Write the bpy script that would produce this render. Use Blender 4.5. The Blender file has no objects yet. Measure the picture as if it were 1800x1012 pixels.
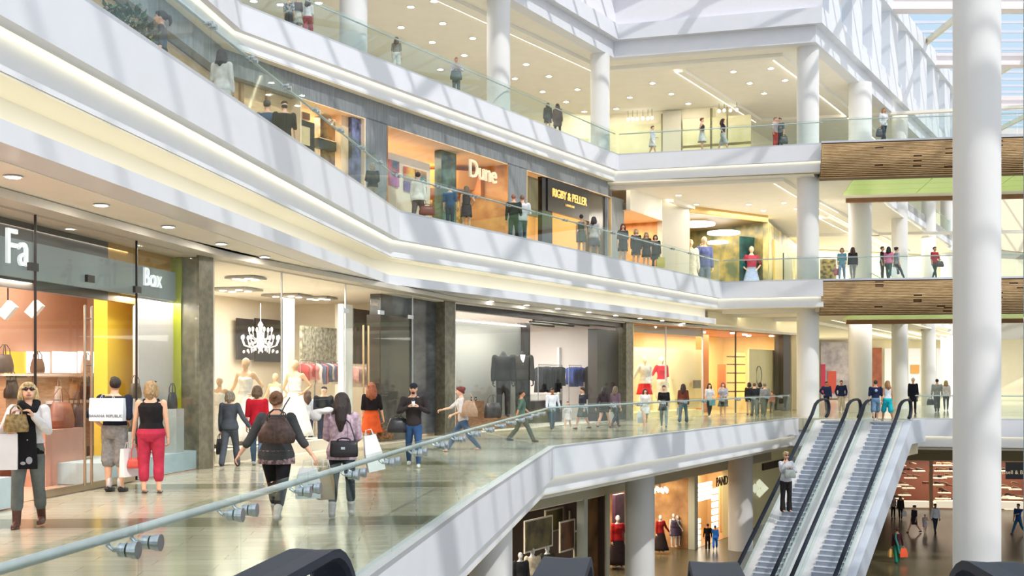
import bpy, math, random
from mathutils import Vector, Matrix
random.seed(7)
SC = bpy.context.scene
COL = SC.collection
FPX, EYE, HOR = 2100.0, 1.7, 665.0     # focal length in pixels of the 1800 px frame, eye height, horizon row

# ------------------------------------------------------------------ camera, sky, sun, exposure
cd = bpy.data.cameras.new('camera'); cam = bpy.data.objects.new('camera', cd); COL.objects.link(cam)
cam.location = (0, 0, EYE); cam.rotation_euler = (math.pi/2, 0, 0)
cd.sensor_width = 36; cd.lens = 36*FPX/1800; cd.shift_y = (HOR-506)/1800
cd.clip_start = 0.05; cd.clip_end = 500
SC.camera = cam
SC.view_settings.view_transform = 'Standard'; SC.view_settings.look = 'None'
SC.view_settings.gamma = 1; SC.view_settings.exposure = 0.20
SC.view_settings.use_curve_mapping = False
SC.cycles.max_bounces = 8; SC.cycles.diffuse_bounces = 4; SC.cycles.glossy_bounces = 3
SC.cycles.transmission_bounces = 4; SC.cycles.transparent_max_bounces = 24
SC.cycles.sample_clamp_indirect = 4.0; SC.cycles.sample_clamp_direct = 30
SC.cycles.caustics_reflective = False; SC.cycles.caustics_refractive = False
SC.cycles.use_denoising = True
W = bpy.data.worlds.new('sky'); SC.world = W; W.use_nodes = True
bg = W.node_tree.nodes['Background']
# clear sky: pale and bright around the sun behind the viewer, blue on the far side
_n = W.node_tree.nodes; _l = W.node_tree.links; _tc = _n.new('ShaderNodeTexCoord'); _vm = _n.new('ShaderNodeVectorMath'); _vm.operation = 'DOT_PRODUCT'
_vm.inputs[1].default_value = Vector((0.5, -0.75, 0.45)).normalized(); _cr = _n.new('ShaderNodeValToRGB'); _mr = _n.new('ShaderNodeMapRange'); _mr.inputs['From Min'].default_value = -1
_l.new(_tc.outputs['Generated'], _vm.inputs[0]); _l.new(_vm.outputs['Value'], _mr.inputs[0]); _l.new(_mr.outputs[0], _cr.inputs[0]); _l.new(_cr.outputs[0], bg.inputs[0])
_cr.color_ramp.elements[0].position = 0.15; _cr.color_ramp.elements[0].color = (0.27, 0.46, 0.63, 1); _cr.color_ramp.elements[1].position = 0.75; _cr.color_ramp.elements[1].color = (0.93, 0.96, 1.0, 1)
bg.inputs[1].default_value = 1.15
sd = bpy.data.lights.new('sun', 'SUN'); sun = bpy.data.objects.new('sun', sd); COL.objects.link(sun)
sd.energy = 2.0; sd.angle = math.radians(0.9); sd.color = (1.0, 0.96, 0.90)
sun.rotation_euler = Vector((-0.55, 0.62, -0.85)).to_track_quat('-Z', 'Y').to_euler()

# ------------------------------------------------------------------ geometry helpers
def at(px, py, z):                      # the point of height z seen at a pixel
    Y = (z-EYE)*FPX/(HOR-py); return Vector(((px-900)*Y/FPX, Y, z))
def zat(py, Y): return EYE+(HOR-py)*Y/FPX
def hit(px, P, Q, off=0.0):             # where a pixel column meets the plan line P-Q moved inward by off
    P = Vector(P[:2]); Q = Vector(Q[:2]); d = (Q-P).normalized(); n = Vector((-d.y, d.x)); P = P+n*off
    k = (px-900)/FPX                    # X = kY
    t = (k*P.y-P.x)/(d.x-k*d.y); return P+d*t
def nrm(P, Q):
    d = (Vector(Q[:2])-Vector(P[:2])).normalized(); return Vector((-d.y, d.x)), d
def offset(poly, o):
    n = len(poly); out = []
    for i in range(n):
        p = Vector(poly[i])
        ns = []
        if i > 0: ns.append(nrm(poly[i-1], poly[i])[0])
        if i < n-1: ns.append(nrm(poly[i], poly[i+1])[0])
        m = sum(ns, Vector((0, 0)))
        m.normalize(); out.append(p+m*(o/max(0.3, m.dot(ns[0]))))
    return out

class MB:
    def __init__(s): s.v = []; s.f = []; s.mi = []; s.k = 0
    def mat(s, k): s.k = k; return s
    def add(s, vs, fs):
        b = len(s.v); s.v += [tuple(v) for v in vs]; s.f += [tuple(b+i for i in f) for f in fs]; s.mi += [s.k]*len(fs); return s
    def box(s, c, d, rz=0.0, bev=0):
        M = Matrix.Rotation(rz, 3, 'Z'); c = Vector(c); vs = []
        for sx, sy, sz in [(-1,-1,-1),(1,-1,-1),(1,1,-1),(-1,1,-1),(-1,-1,1),(1,-1,1),(1,1,1),(-1,1,1)]:
            vs.append(c+M @ Vector((sx*d[0]/2, sy*d[1]/2, sz*d[2]/2)))
        return s.add(vs, [(0,3,2,1),(4,5,6,7),(0,1,5,4),(1,2,6,5),(2,3,7,6),(3,0,4,7)])
    def wall(s, p, q, z0, z1, t):       # upright board from p to q, thickness t toward its inward side
        n, d = nrm(p, q); p = Vector(p[:2]); q = Vector(q[:2]); a = [p, q, q+n*t, p+n*t]
        return s.prism(a, z0, z1)
    def prism(s, poly, z0, z1):
        n = len(poly); vs = [(p[0], p[1], z0) for p in poly]+[(p[0], p[1], z1) for p in poly]
        a = sum(poly[i][0]*poly[(i+1) % n][1]-poly[(i+1) % n][0]*poly[i][1] for i in range(n))
        fs = [(i, (i+1) % n, n+(i+1) % n, n+i) for i in range(n)]+[tuple(range(n-1, -1, -1)), tuple(range(n, 2*n))]
        if a < 0: fs = [f[::-1] for f in fs]
        return s.add(vs, fs)
    def sweep(s, poly, prof, closed=True):   # profile = [(inward offset, z)] carried along a plan polyline
        rows = [offset(poly, o) for o, z in prof]; n = len(poly); m = len(prof); vs = []
        for i in range(n):
            for j, (o, z) in enumerate(prof): vs.append((rows[j][i].x, rows[j][i].y, z))
        fs = []
        for i in range(n-1):
            for j in range(m if closed else m-1):
                k = (j+1) % m; fs.append((i*m+j, (i+1)*m+j, (i+1)*m+k, i*m+k))
        if closed: fs += [tuple(range(m)), tuple((n-1)*m+j for j in range(m-1, -1, -1))]
        return s.add(vs, fs)
    def loft(s, rings, n=14, cap=True):  # rings = [(center, axis u * ru, axis v * rv)]
        vs = []
        for c, u, v in rings:
            for i in range(n):
                a = 2*math.pi*i/n; vs.append(Vector(c)+Vector(u)*math.cos(a)+Vector(v)*math.sin(a))
        fs = []
        for r in range(len(rings)-1):
            for i in range(n): fs.append((r*n+i, r*n+(i+1) % n, (r+1)*n+(i+1) % n, (r+1)*n+i))
        if cap: fs += [tuple(range(n-1, -1, -1)), tuple((len(rings)-1)*n+i for i in range(n))]
        return s.add(vs, fs)
    def tube(s, pts, r, n=10, ends=True):
        pts = [Vector(p) for p in pts]; rs = r if isinstance(r, (list, tuple)) else [r]*len(pts)
        rings = []; N = len(pts); t0 = (pts[1]-pts[0]).normalized()
        u = t0.orthogonal().normalized()
        for i, p in enumerate(pts):
            t = (pts[min(i+1, N-1)]-pts[max(i-1, 0)]).normalized()
            u = (u-t*u.dot(t)); u = u.normalized() if u.length > 1e-5 else t.orthogonal().normalized()
            v = t.cross(u)
            if ends and i == 0:
                for a in (80, 40): rings.append((p-t*rs[0]*math.sin(math.radians(a)), u*rs[0]*math.cos(math.radians(a)), v*rs[0]*math.cos(math.radians(a))))
            rings.append((p, u*rs[i], v*rs[i]))
            if ends and i == N-1:
                for a in (40, 80): rings.append((p+t*rs[i]*math.sin(math.radians(a)), u*rs[i]*math.cos(math.radians(a)), v*rs[i]*math.cos(math.radians(a))))
        return s.loft(rings, n)
    def ell(s, c, r, n=14, m=9, R=None):
        rings = []; c = Vector(c)
        for j in range(m):
            a = -math.pi/2+math.pi*(j+0.35)/(m-0.3); z = Vector((0, 0, r[2]*math.sin(a))); k = math.cos(a)
            u = Vector((r[0]*k, 0, 0)); v = Vector((0, r[1]*k, 0))
            if R: z = R @ z; u = R @ u; v = R @ v
            rings.append((c+z, u, v))
        return s.loft(rings, n)
    def cyl(s, c, r, z0, z1, n=32, r1=None):
        c = Vector((c[0], c[1], 0)); r1 = r if r1 is None else r1
        return s.loft([(c+Vector((0, 0, z0)), (r, 0, 0), (0, r, 0)), (c+Vector((0, 0, z1)), (r1, 0, 0), (0, r1, 0))], n)
    def lathe(s, c, prof, n=24):
        return s.loft([(Vector(c)+Vector((0, 0, z)), (max(r, 1e-4), 0, 0), (0, max(r, 1e-4), 0)) for r, z in prof], n)
    def obj(s, name, mats, parent=None, smooth=False, loc=None):
        me = bpy.data.meshes.new(name); vs = s.v
        if loc is not None: vs = [(v[0]-loc[0], v[1]-loc[1], v[2]-loc[2]) for v in vs]
        me.from_pydata(vs, [], s.f); me.update()
        if not isinstance(mats, (list, tuple)): mats = [mats]
        for m in mats: me.materials.append(m)
        if len(mats) > 1: me.polygons.foreach_set('material_index', s.mi)
        if smooth: me.polygons.foreach_set('use_smooth', [True]*len(s.f))
        o = bpy.data.objects.new(name, me); COL.objects.link(o)
        if parent: o.parent = parent
        if loc is not None: o.location = loc
        return o

def tag(o, label, cat, group=None, kind=None):
    o['label'] = label; o['category'] = cat
    if group: o['group'] = group
    if kind: o['kind'] = kind
    return o
def thing(name, label, cat, loc=(0, 0, 0), rz=0.0, group=None, sc=1.0):
    o = bpy.data.objects.new(name, None); COL.objects.link(o); o.location = loc; o.rotation_euler = (0, 0, rz); o.scale = (sc,)*3
    o.empty_display_size = 0.1
    return tag(o, label, cat, group)
def struct(o, label=None):
    o['kind'] = 'structure'
    if label: o['label'] = label
    return o
BAKE = []
def remesh(o, vox, smooth=2, fac=0.6):
    m = o.modifiers.new('r', 'REMESH'); m.mode = 'VOXEL'; m.voxel_size = vox; m.use_smooth_shade = True
    if smooth:
        k = o.modifiers.new('s', 'SMOOTH'); k.iterations = smooth; k.factor = fac
    BAKE.append(o); return o
def bake_all():
    bpy.context.view_layer.update(); dg = bpy.context.evaluated_depsgraph_get(); done = []
    for o in BAKE: done.append((o, bpy.data.meshes.new_from_object(o.evaluated_get(dg))))
    for o, me in done:
        if o.type == 'FONT':
            n = bpy.data.objects.new(o.name, me); nm = o.name
            n.parent = o.parent; n.matrix_basis = o.matrix_basis.copy()
            for k in o.keys():
                if k in ('label', 'category', 'group', 'kind'): n[k] = o[k]
            bpy.data.objects.remove(o); n.name = nm; COL.objects.link(n)
        else:
            o.modifiers.clear(); o.data = me

# ------------------------------------------------------------------ materials
MATS = {}
def S(v):                               # sRGB 0-255 to linear
    return tuple(((c/255)/12.92 if c/255 <= 0.04045 else (((c/255)+0.055)/1.055)**2.4) for c in v)
def mat(key, rgb, rough=0.5, metal=0.0, noise=0.0, nscale=8.0, bump=0.0, emit=0.0, rgb2=None, stretch=None, spec=0.5, coat=0.0):
    if key in MATS: return MATS[key]
    m = bpy.data.materials.new(key); m.use_nodes = True; nt = m.node_tree; b = nt.nodes['Principled BSDF']
    c = S(rgb)+(1,)
    b.inputs['Base Color'].default_value = c; b.inputs['Roughness'].default_value = rough; b.inputs['Metallic'].default_value = metal
    b.inputs['Specular IOR Level'].default_value = spec; b.inputs['Coat Weight'].default_value = coat
    if noise or rgb2 or bump:
        tc = nt.nodes.new('ShaderNodeTexCoord'); mp = nt.nodes.new('ShaderNodeMapping'); nz = nt.nodes.new('ShaderNodeTexNoise')
        nz.inputs['Scale'].default_value = nscale; nz.inputs['Detail'].default_value = 5
        if stretch: mp.inputs['Scale'].default_value = stretch
        nt.links.new(tc.outputs['Object'], mp.inputs[0]); nt.links.new(mp.outputs[0], nz.inputs['Vector'])
        if noise or rgb2:
            r = nt.nodes.new('ShaderNodeValToRGB'); nt.links.new(nz.outputs['Fac'], r.inputs[0])
            c2 = S(rgb2)+(1,) if rgb2 else tuple(x*(1-noise) for x in c[:3])+(1,)
            r.color_ramp.elements[0].position = 0.35; r.color_ramp.elements[1].position = 0.65
            r.color_ramp.elements[0].color = c2; r.color_ramp.elements[1].color = c
            nt.links.new(r.outputs[0], b.inputs['Base Color'])
        if bump:
            bp = nt.nodes.new('ShaderNodeBump'); bp.inputs['Strength'].default_value = bump; bp.inputs['Distance'].default_value = 0.02
            nt.links.new(nz.outputs['Fac'], bp.inputs['Height']); nt.links.new(bp.outputs[0], b.inputs['Normal'])
    if emit:
        b.inputs['Emission Color'].default_value = c; b.inputs['Emission Strength'].default_value = emit
    MATS[key] = m; return m
def glow(key, rgb, strength):
    if key in MATS: return MATS[key]
    m = bpy.data.materials.new(key); m.use_nodes = True; nt = m.node_tree; nt.nodes.clear()
    e = nt.nodes.new('ShaderNodeEmission'); e.inputs[0].default_value = S(rgb)+(1,); e.inputs[1].default_value = strength
    o = nt.nodes.new('ShaderNodeOutputMaterial'); nt.links.new(e.outputs[0], o.inputs[0]); MATS[key] = m; return m
def glass(key, tint, refl=0.06, edge=0.5):
    if key in MATS: return MATS[key]
    m = bpy.data.materials.new(key); m.use_nodes = True; nt = m.node_tree; nt.nodes.clear()
    t = nt.nodes.new('ShaderNodeBsdfTransparent'); t.inputs[0].default_value = tint+(1,)
    g = nt.nodes.new('ShaderNodeBsdfGlossy'); g.inputs['Roughness'].default_value = 0.02; g.inputs[0].default_value = (0.9, 0.95, 0.95, 1)
    lw = nt.nodes.new('ShaderNodeLayerWeight'); lw.inputs[0].default_value = 0.25
    mr = nt.nodes.new('ShaderNodeMapRange'); mr.inputs['To Min'].default_value = refl; mr.inputs['To Max'].default_value = edge
    mx = nt.nodes.new('ShaderNodeMixShader'); o = nt.nodes.new('ShaderNodeOutputMaterial')
    nt.links.new(lw.outputs['Fresnel'], mr.inputs[0]); nt.links.new(mr.outputs[0], mx.inputs[0])
    nt.links.new(t.outputs[0], mx.inputs[1]); nt.links.new(g.outputs[0], mx.inputs[2]); nt.links.new(mx.outputs[0], o.inputs[0])
    MATS[key] = m; return m
WHITE = mat('white_plaster', (218, 222, 230), 0.45, noise=0.03, nscale=2)
WARM = mat('warm_ceiling', (236, 233, 224), 0.7, noise=0.03, nscale=1.5)
CREAM = mat('cream_plaster', (236, 228, 200), 0.6, noise=0.03, nscale=2)
COLM = mat('column_paint', (222, 223, 224), 0.5, noise=0.03, nscale=1)
STEEL = mat('brushed_steel', (190, 196, 204), 0.25, 1.0, noise=0.12, nscale=30)
ALU = mat('satin_aluminium', (200, 204, 210), 0.4, 0.5, noise=0.08, nscale=20)
BLACK = mat('black_metal', (22, 22, 24), 0.35, noise=0.2, nscale=20)
RUBBER = mat('handrail_rubber', (40, 46, 58), 0.6, noise=0.06, nscale=12, spec=0.2)
STONE = mat('grey_stone', (134, 140, 144), 0.5, rgb2=(112, 118, 122), nscale=3, stretch=(6, 6, .5), bump=0.15)
PIER = mat('brown_stone', (124, 118, 98), 0.4, rgb2=(96, 92, 76), nscale=7, bump=0.1)
GLASS = glass('balustrade_glass', (0.925, 0.968, 0.948), 0.025, 0.12)
SHOPGLASS = glass('shop_glass', (0.95, 0.965, 0.96), 0.008, 0.07)
COVE = glow('cove_strip', (255, 242, 204), 5.5)
LAMP = glow('lamp_disc', (255, 244, 222), 14.0)
TRIM = mat('pale_trim', (205, 200, 190), 0.5, noise=0.04)
WOOD = mat('slat_wood', (216, 184, 136), 0.5, rgb2=(184, 148, 100), nscale=2.2, stretch=(.6, 6, 9))
SKIN = [mat('skin_fair', (226, 178, 150), 0.55, noise=0.06, nscale=25), mat('skin_tan', (196, 142, 110), 0.55, noise=0.06, nscale=25), mat('skin_brown', (140, 94, 66), 0.5, noise=0.08, nscale=25)]
def cloth(rgb, pat=None):
    k = 'cloth_%d_%d_%d' % rgb + ('' if not pat else '_p%d_%d_%d' % pat)
    return mat(k, rgb, 0.85, noise=0.22 if not pat else 0, nscale=9 if not pat else 22, bump=0.5, rgb2=pat, spec=0.2)
def hairm(rgb): return mat('hair_%d_%d_%d' % rgb, rgb, 0.55, rgb2=tuple(int(c*0.6) for c in rgb), nscale=16, stretch=(6, 6, 1), bump=0.7)

def plankfloor(key, c1, c2, rough, band=None, rot=0.5, size=1.2):
    m = bpy.data.materials.new(key); m.use_nodes = True; nt = m.node_tree; b = nt.nodes['Principled BSDF']
    tc = nt.nodes.new('ShaderNodeTexCoord'); mp = nt.nodes.new('ShaderNodeMapping'); mp.inputs['Rotation'].default_value = (0, 0, rot)
    br = nt.nodes.new('ShaderNodeTexBrick'); br.inputs['Scale'].default_value = 1
    br.inputs['Brick Width'].default_value = size; br.inputs['Row Height'].default_value = size*0.25; br.inputs['Mortar Size'].default_value = 0.006
    br.inputs['Color1'].default_value = S(c1)+(1,); br.inputs['Color2'].default_value = S(c2)+(1,)
    br.inputs['Mortar'].default_value = S(tuple(int(c*0.78) for c in c1))+(1,)
    nz = nt.nodes.new('ShaderNodeTexNoise'); nz.inputs['Scale'].default_value = 1.2; nz.inputs['Detail'].default_value = 6
    m2 = nt.nodes.new('ShaderNodeMapping'); m2.inputs['Scale'].default_value = (1, 5, 1); m2.inputs['Rotation'].default_value = (0, 0, rot)
    L = nt.links.new
    L(tc.outputs['Object'], mp.inputs[0]); L(mp.outputs[0], br.inputs['Vector']); L(tc.outputs['Object'], m2.inputs[0]); L(m2.outputs[0], nz.inputs['Vector'])
    mx = nt.nodes.new('ShaderNodeMix'); mx.data_type = 'RGBA'; mx.blend_type = 'MULTIPLY'; mx.inputs[0].default_value = 0.35
    L(br.outputs[0], mx.inputs[6]); L(nz.outputs[0], mx.inputs[7]); last = mx.outputs[2]
    if band:
        sp = nt.nodes.new('ShaderNodeSeparateXYZ'); L(mp.outputs[0], sp.inputs[0])
        md = nt.nodes.new('ShaderNodeMath'); md.operation = 'PINGPONG'; md.inputs[1].default_value = band[0]; L(sp.outputs['Y'], md.inputs[0])
        gt = nt.nodes.new('ShaderNodeMath'); gt.operation = 'LESS_THAN'; gt.inputs[1].default_value = band[1]; L(md.outputs[0], gt.inputs[0])
        m3 = nt.nodes.new('ShaderNodeMix'); m3.data_type = 'RGBA'; L(gt.outputs[0], m3.inputs[0]); L(last, m3.inputs[6]); m3.inputs[7].default_value = S(band[2])+(1,); last = m3.outputs[2]
    L(last, b.inputs['Base Color']); b.inputs['Roughness'].default_value = rough; MATS[key] = m; return m
FLOOR1 = plankfloor('limestone_floor', (200, 196, 174), (188, 182, 158), 0.16, (2.4, 0.46, (122, 121, 95)), rot=-0.08)
FLOOR0 = plankfloor('brown_floor', (104, 98, 74), (92, 86, 64), 0.27, None, rot=0.5, size=2.0)
FLOOR2 = plankfloor('upper_floor', (226, 222, 210), (218, 212, 198), 0.25, None, rot=0.4, size=1.2)
SHOPFL = mat('shop_floor_pink', (206, 170, 146), 0.25, noise=0.1, nscale=4)
def text(name, s, size, m, loc, rx=math.pi/2, rz=0.0, parent=None, ext=0.01, align='CENTER', sp=1.0):
    c = bpy.data.curves.new(name, 'FONT'); c.body = s; c.size = size; c.extrude = ext; c.align_x = align; c.align_y = 'CENTER'; c.space_character = sp
    c.materials.append(m); o = bpy.data.objects.new(name, c); COL.objects.link(o); o.location = loc; o.rotation_euler = (rx, 0, rz)
    if parent: o.parent = parent
    BAKE.append(o); return o

# ================================================================== PLAN OF THE MALL (floors at -6, 0, 6, 12; roof edge at 18)
E1 = [(-2.9, -4), (-1.85, 4.36), (-1.62, 6.23), (-1.17, 10.4), (-.5, 16.6), (1.05, 29.4), (12.3, 51.3)]
E1R = [(12.3, 51.3), (16.6, 50.3), (34, 46.1)]
E2 = [(-6.8, -4), (-4.79, 13.96), (-2.89, 30.8), (9.4, 53.4), (13.5, 51.9)]
E3 = [(-10.9, -2), (-7.44, 32.9), (4.9, 55.0), (13.6, 52.4)]
E4 = [(-7.44-6, 32.9-10.8), (4.9, 55.0), (13.6, 52.4), (28.7, 79.4), (45, 108)]
S1 = [(-8.2, 6), (-6.75, 15.7), (-5.75, 23), (-1.88, 35.8), (4.8, 49.3), (15.2, 64.4)]
S0 = [(-8.5, 22.9), (1.08, 40.7), (5.97, 49.8), (10.5, 58.0), (14.0, 64.5)]
E = Vector((.511, .859)); R_ = Vector((.859, -.511))
def V2(p): return Vector((p[0], p[1]))

# ---- floors (slabs)
def slab(name, poly, z0, z1, m, label=None): return struct(MB().prism(poly, z0, z1).obj(name, m), label)
fl1 = [V2(p) for p in offset(E1, 0.02)]+[Vector((13.2, 51.1)), Vector((16.2, 50.45)), Vector((34, 46.2)), Vector((60, 120)), Vector((-40, 120)), Vector((-40, -4))]
slab('floor_level_one', fl1, -0.5, 0.0, FLOOR1, 'pale limestone gallery floor with olive bands')
slab('floor_ground', [(-40, -6), (70, -6), (70, 130), (-40, 130)], -6.4, -6.0, FLOOR0, 'polished brown floor of the lowest level')
V2L = [Vector((18.1, 59.4)), Vector((21, 65.9)), Vector((32, 86.5)), Vector((43, 107))]       # edge of the void behind the bridges
fl2 = [V2(p) for p in offset(E2, 0.05)]+[Vector((15.4, 59.9))]+V2L+[Vector((43, 130)), Vector((-40, 130)), Vector((-40, -4))]
slab('floor_level_two', fl2, 5.55, 6.0, FLOOR2)
fl3 = [V2(p) for p in offset(E3, 0.05)]+[Vector((15.4, 59.9))]+V2L+[Vector((43, 130)), Vector((-40, 130)), Vector((-40, -4))]
slab('floor_level_three', fl3, 11.55, 12.0, FLOOR2)

# ---- fascia bands of every gallery edge
def fascia(E_, z, n, d_until=None, low=True, name='trim'):
    struct(MB().sweep(E_, [(0, z-.02), (0, z-.72), (.2, z-.72), (.2, z-.6), (.12, z-.02)]).obj('trim_%d' % n, WHITE), 'smooth white fascia band along the gallery edge')
    struct(MB().sweep(E_, [(.0, z-.02), (.0, z+.035), (.16, z+.035), (.16, z-.02)]).obj('trim_%d' % (n+1), ALU))
    if low:
        struct(MB().sweep(E_, [(.62, z-.5), (.33, z-.56), (.25, z-1.15), (.29, z-1.15), (.62, z-1.1)]).obj('trim_%d' % (n+2), WHITE), 'lower cream band under the white fascia')
        struct(MB().sweep(offset(E_, .20), [(0.0, z-.66), (0.0, z-.64), (0.05, z-.64), (0.05, z-.66)]).obj('trim_%d' % (n+3), COVE), 'warm light strip above the lower band')
    if low: struct(MB().sweep(E_, [(.26, z-1.152), (.26, z-1.18), (.86, z-1.18), (.86, z-1.152)]).obj('trim_%d' % (n+7), mat('lip_cream', (240, 234, 214), .6)))
    if d_until:
        D = E_[:d_until]
        struct(MB().sweep(D, [(.8, z-1.1), (.8, z-1.85), (.9, z-1.85), (.9, z-1.1)]).obj('trim_%d' % (n+4), mat('cove_wall', (240, 238, 228), .6)), 'cream cove wall')
        struct(MB().sweep(D, [(.3, z-1.62), (.3, z-1.86), (.85, z-1.86), (.85, z-1.80), (.36, z-1.80), (.36, z-1.62)]).obj('trim_%d' % (n+5), WHITE), 'white upstand in front of the cove light')
        struct(MB().sweep(offset(D, .42), [(0, z-1.79), (0, z-1.74), (.08, z-1.74), (.08, z-1.79)]).obj('trim_%d' % (n+6), glow('cove_low', (255, 244, 216), 3.6)), 'warm light strip in the cove')
fascia(E1, 0, 10); fascia([(16.75, 50.27), (34, 46.1)], 0, 30)
fascia(E2, 6, 40, 4); fascia(E3, 12, 50)
struct(MB().wall((11.9, 51.45), (17.2, 50.45), -1.2, -.03, .3).obj('trim_99', WHITE), 'white beam behind the head of the moving stairs')
# ---- ceilings
slab('ceiling_level_one', [V2(p) for p in offset(E2[:4], .85)]+[Vector((15.2, 64.4)), Vector((-1.88-.5, 36.2)), Vector((-8.9, 6)), Vector((-9, -4))], 4.13, 4.2, WARM, 'warm grey soffit over the shopping gallery')
struct(MB().sweep([(p[0], p[1]) for p in S1], [(-.35, 4.0), (-.35, 4.12), (.3, 4.12), (.3, 4.0)]).obj('trim_70', TRIM), 'shopfront head trim')
struct(MB().sweep([tuple(hit(1245, S1[4], S1[5])), S1[5], (16.2, 66.5)], [(.02, 4.1), (.02, 4.9), (.2, 4.9), (.2, 4.1)]).obj('wall_over_shops', CREAM), 'cream wall over the orange shop')
slab('ceiling_level_one_far', [(9.0, 53.9), (13.5, 52.4), (15.4, 59.9), (18.1, 59.4), (43, 107), (43, 125), (-10, 125), (-2, 53)], 4.83, 4.9, WARM)
slab('ceiling_level_two', [V2(p) for p in offset(E3[:3], .6)]+[Vector((13.4, 53.0)), Vector((15.4, 59.9)), Vector((18.1, 59.6)), Vector((43, 107.4)), Vector((43, 125)), Vector((-20, 125)), Vector((-20, 20)), Vector((-20, -2))], 10.72, 10.8, WARM, 'pale soffit above the second gallery')
slab('ceiling_level_three', [V2(p) for p in offset(E4, .88)]+[Vector((45, 125)), Vector((-30, 125)), Vector((-30, -2)), Vector((-17, -2))], 16.6, 16.7, WARM, 'cream ceiling of the top gallery')
slab('ceiling_ground', [V2(p) for p in offset(E1, .5)]+[Vector((12.3, 51.9)), Vector((34, 47.0)), Vector((60, 120)), Vector((-40, 120)), Vector((-40, -4))], -1.32, -1.22, WARM)
# stepped coves hanging in the ceilings
def tray(z, pts, w, n, drop=.16):
    struct(MB().sweep(pts, [(0, z), (0, z-drop), (w, z-drop), (w, z-drop+.04), (.1, z-drop+.04), (.1, z)]).obj('trim_%d' % n, mat('tray_white', (236, 234, 226), .6)), 'white ceiling drop around a cove')
    struct(MB().sweep(offset(pts, w+.02), [(0, z-drop+.06), (0, z-drop+.12), (.12, z-drop+.12), (.12, z-drop+.06)]).obj('trim_%d' % (n+1), glow('cove_white', (255, 240, 208), 5.0)), 'ceiling cove light')
# top gallery ring fascia and clerestory
struct(MB().sweep(E4, [(0, 18.0), (0, 17.3), (.35, 17.3), (.35, 16.58), (.9, 16.58), (.9, 18.0)]).obj('trim_80', WHITE), 'stepped white fascia under the clerestory')
struct(MB().sweep(E4[:3], [(.25, 18.0), (.25, 22.6), (.5, 22.6), (.5, 18.0)]).obj('wall_clerestory', mat('lavender_wall', (226, 226, 234), .6, noise=.02), None), 'plain white upper wall')
for k in range(9):
    t0 = 1.2+k*4.3; P = Vector((13.6, 52.4))+Vector((.488, .873))*t0; Q = P+Vector((.488, .873))*2.1
    struct(MB().wall(P, Q, 18.0, 22.0, .5).obj('wall_clerestory_%d' % (k+1), WHITE), 'broad white clerestory pier')
    struct(MB().wall(Q+Vector((-.2, .1)), Q+Vector((.488, .873))*2.2+Vector((-.2, .1)), 18.0, 18.5, .3).obj('wall_sill_%d' % (k+1), WHITE))
struct(MB().sweep(E4[2:], [(-.15, 21.6), (-.15, 22.5), (.7, 22.5), (.7, 21.6)]).obj('trim_82', WHITE), 'white eaves beam')
struct(MB().wall((30, 108), (80, 97), -6, 21.7, .4).obj('wall_end', mat('end_wall', (232, 230, 220), .6, noise=.03)), 'pale end wall of the atrium')
# ---- skylight roof
for i, Y in enumerate([-2, 9, 20, 31, 42, 53.5, 65, 76.5, 88, 99.5, 111]):
    x0 = -14 if Y < 40 else (Y-52.4)*.56+13.0 if Y > 55 else 2
    bm_ = MB().box(((x0+70)/2, Y, 22.1), (70-x0, .5, .75)); bm_.box(((x0+70)/2, Y, 21.72), (70-x0, .9, .12))
    struct(bm_.obj('ceiling_beam_%d' % (i+1), mat('roof_beam', (232, 224, 226), .6, noise=.03)), 'deep pale beam under the glass roof')
r_ = MB()
for Y in [y*1.9-2 for y in range(62)]:
    x0 = -14 if Y < 40 else (Y-52.4)*.56+13.4 if Y > 55 else 2
    r_.box(((x0+70)/2, Y, 22.62), (70-x0, .1, .16))
struct(r_.obj('ceiling_purlins', mat('roof_bar', (200, 206, 222), .5)), 'thin glazing bars of the roof')
r_ = MB()
for X in (-10, -3, 4, 11, 18, 25.5, 33, 40.5, 48, 56): r_.box((X, 52, 22.4), (.22, 122, .35))
struct(r_.obj('ceiling_ribs', mat('rib_cream', (226, 216, 190), .5)), 'cream ribs crossing the roof beams')
# ---- columns
def column(x, y, z0, z1, r, n, label):
    struct(MB().loft([((x,y,z0),(r,0,0),(0,r,0)),((x,y,z1),(r,0,0),(0,r,0))],48,cap=False).obj('pillar_%d' % n, COLM, smooth=True), label)
COLS = [(11.75, 30.2, -6, 22, .575, 'tall round white column rising through every floor in front of the bridges'),
        (13.35, 53.9, 0, 16.6, .49, 'slender white column at the head of the escalators'),
        (17.6, 60.4, 0, 16.6, .57, 'white column standing behind the wooden bridges'),
        (21.9, 67.5, 0, 16.6, .44, 'second column of the row receding behind the bridges'),
        (26.5, 76, 0, 16.6, .44, 'third column of the receding row'), (31.3, 86, 0, 16.6, .44, 'farthest column of the receding row'),
        (-5.14, 38.7, 12, 16.6, .45, 'top gallery column beside the cropped group'), (-.53, 46.8, 12, 16.6, .46, 'top gallery column in the middle of the run'),
        (4.06, 55.0, 12, 16.6, .44, 'top gallery column near the balcony corner'),
        (4.75, 44.4, -6, -1.3, .55, 'lower level column in front of the dress shop'), (10.27, 53.7, -6, -1.3, .55, 'lower level column beside the moving stairs'),
        (-.54, 30.0, -6, -1.3, .55, 'lower level column below the gallery corner')]
for i, (x, y, z0, z1, r, lb) in enumerate(COLS): column(x, y, z0, z1, r, i+1, lb)

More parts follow.
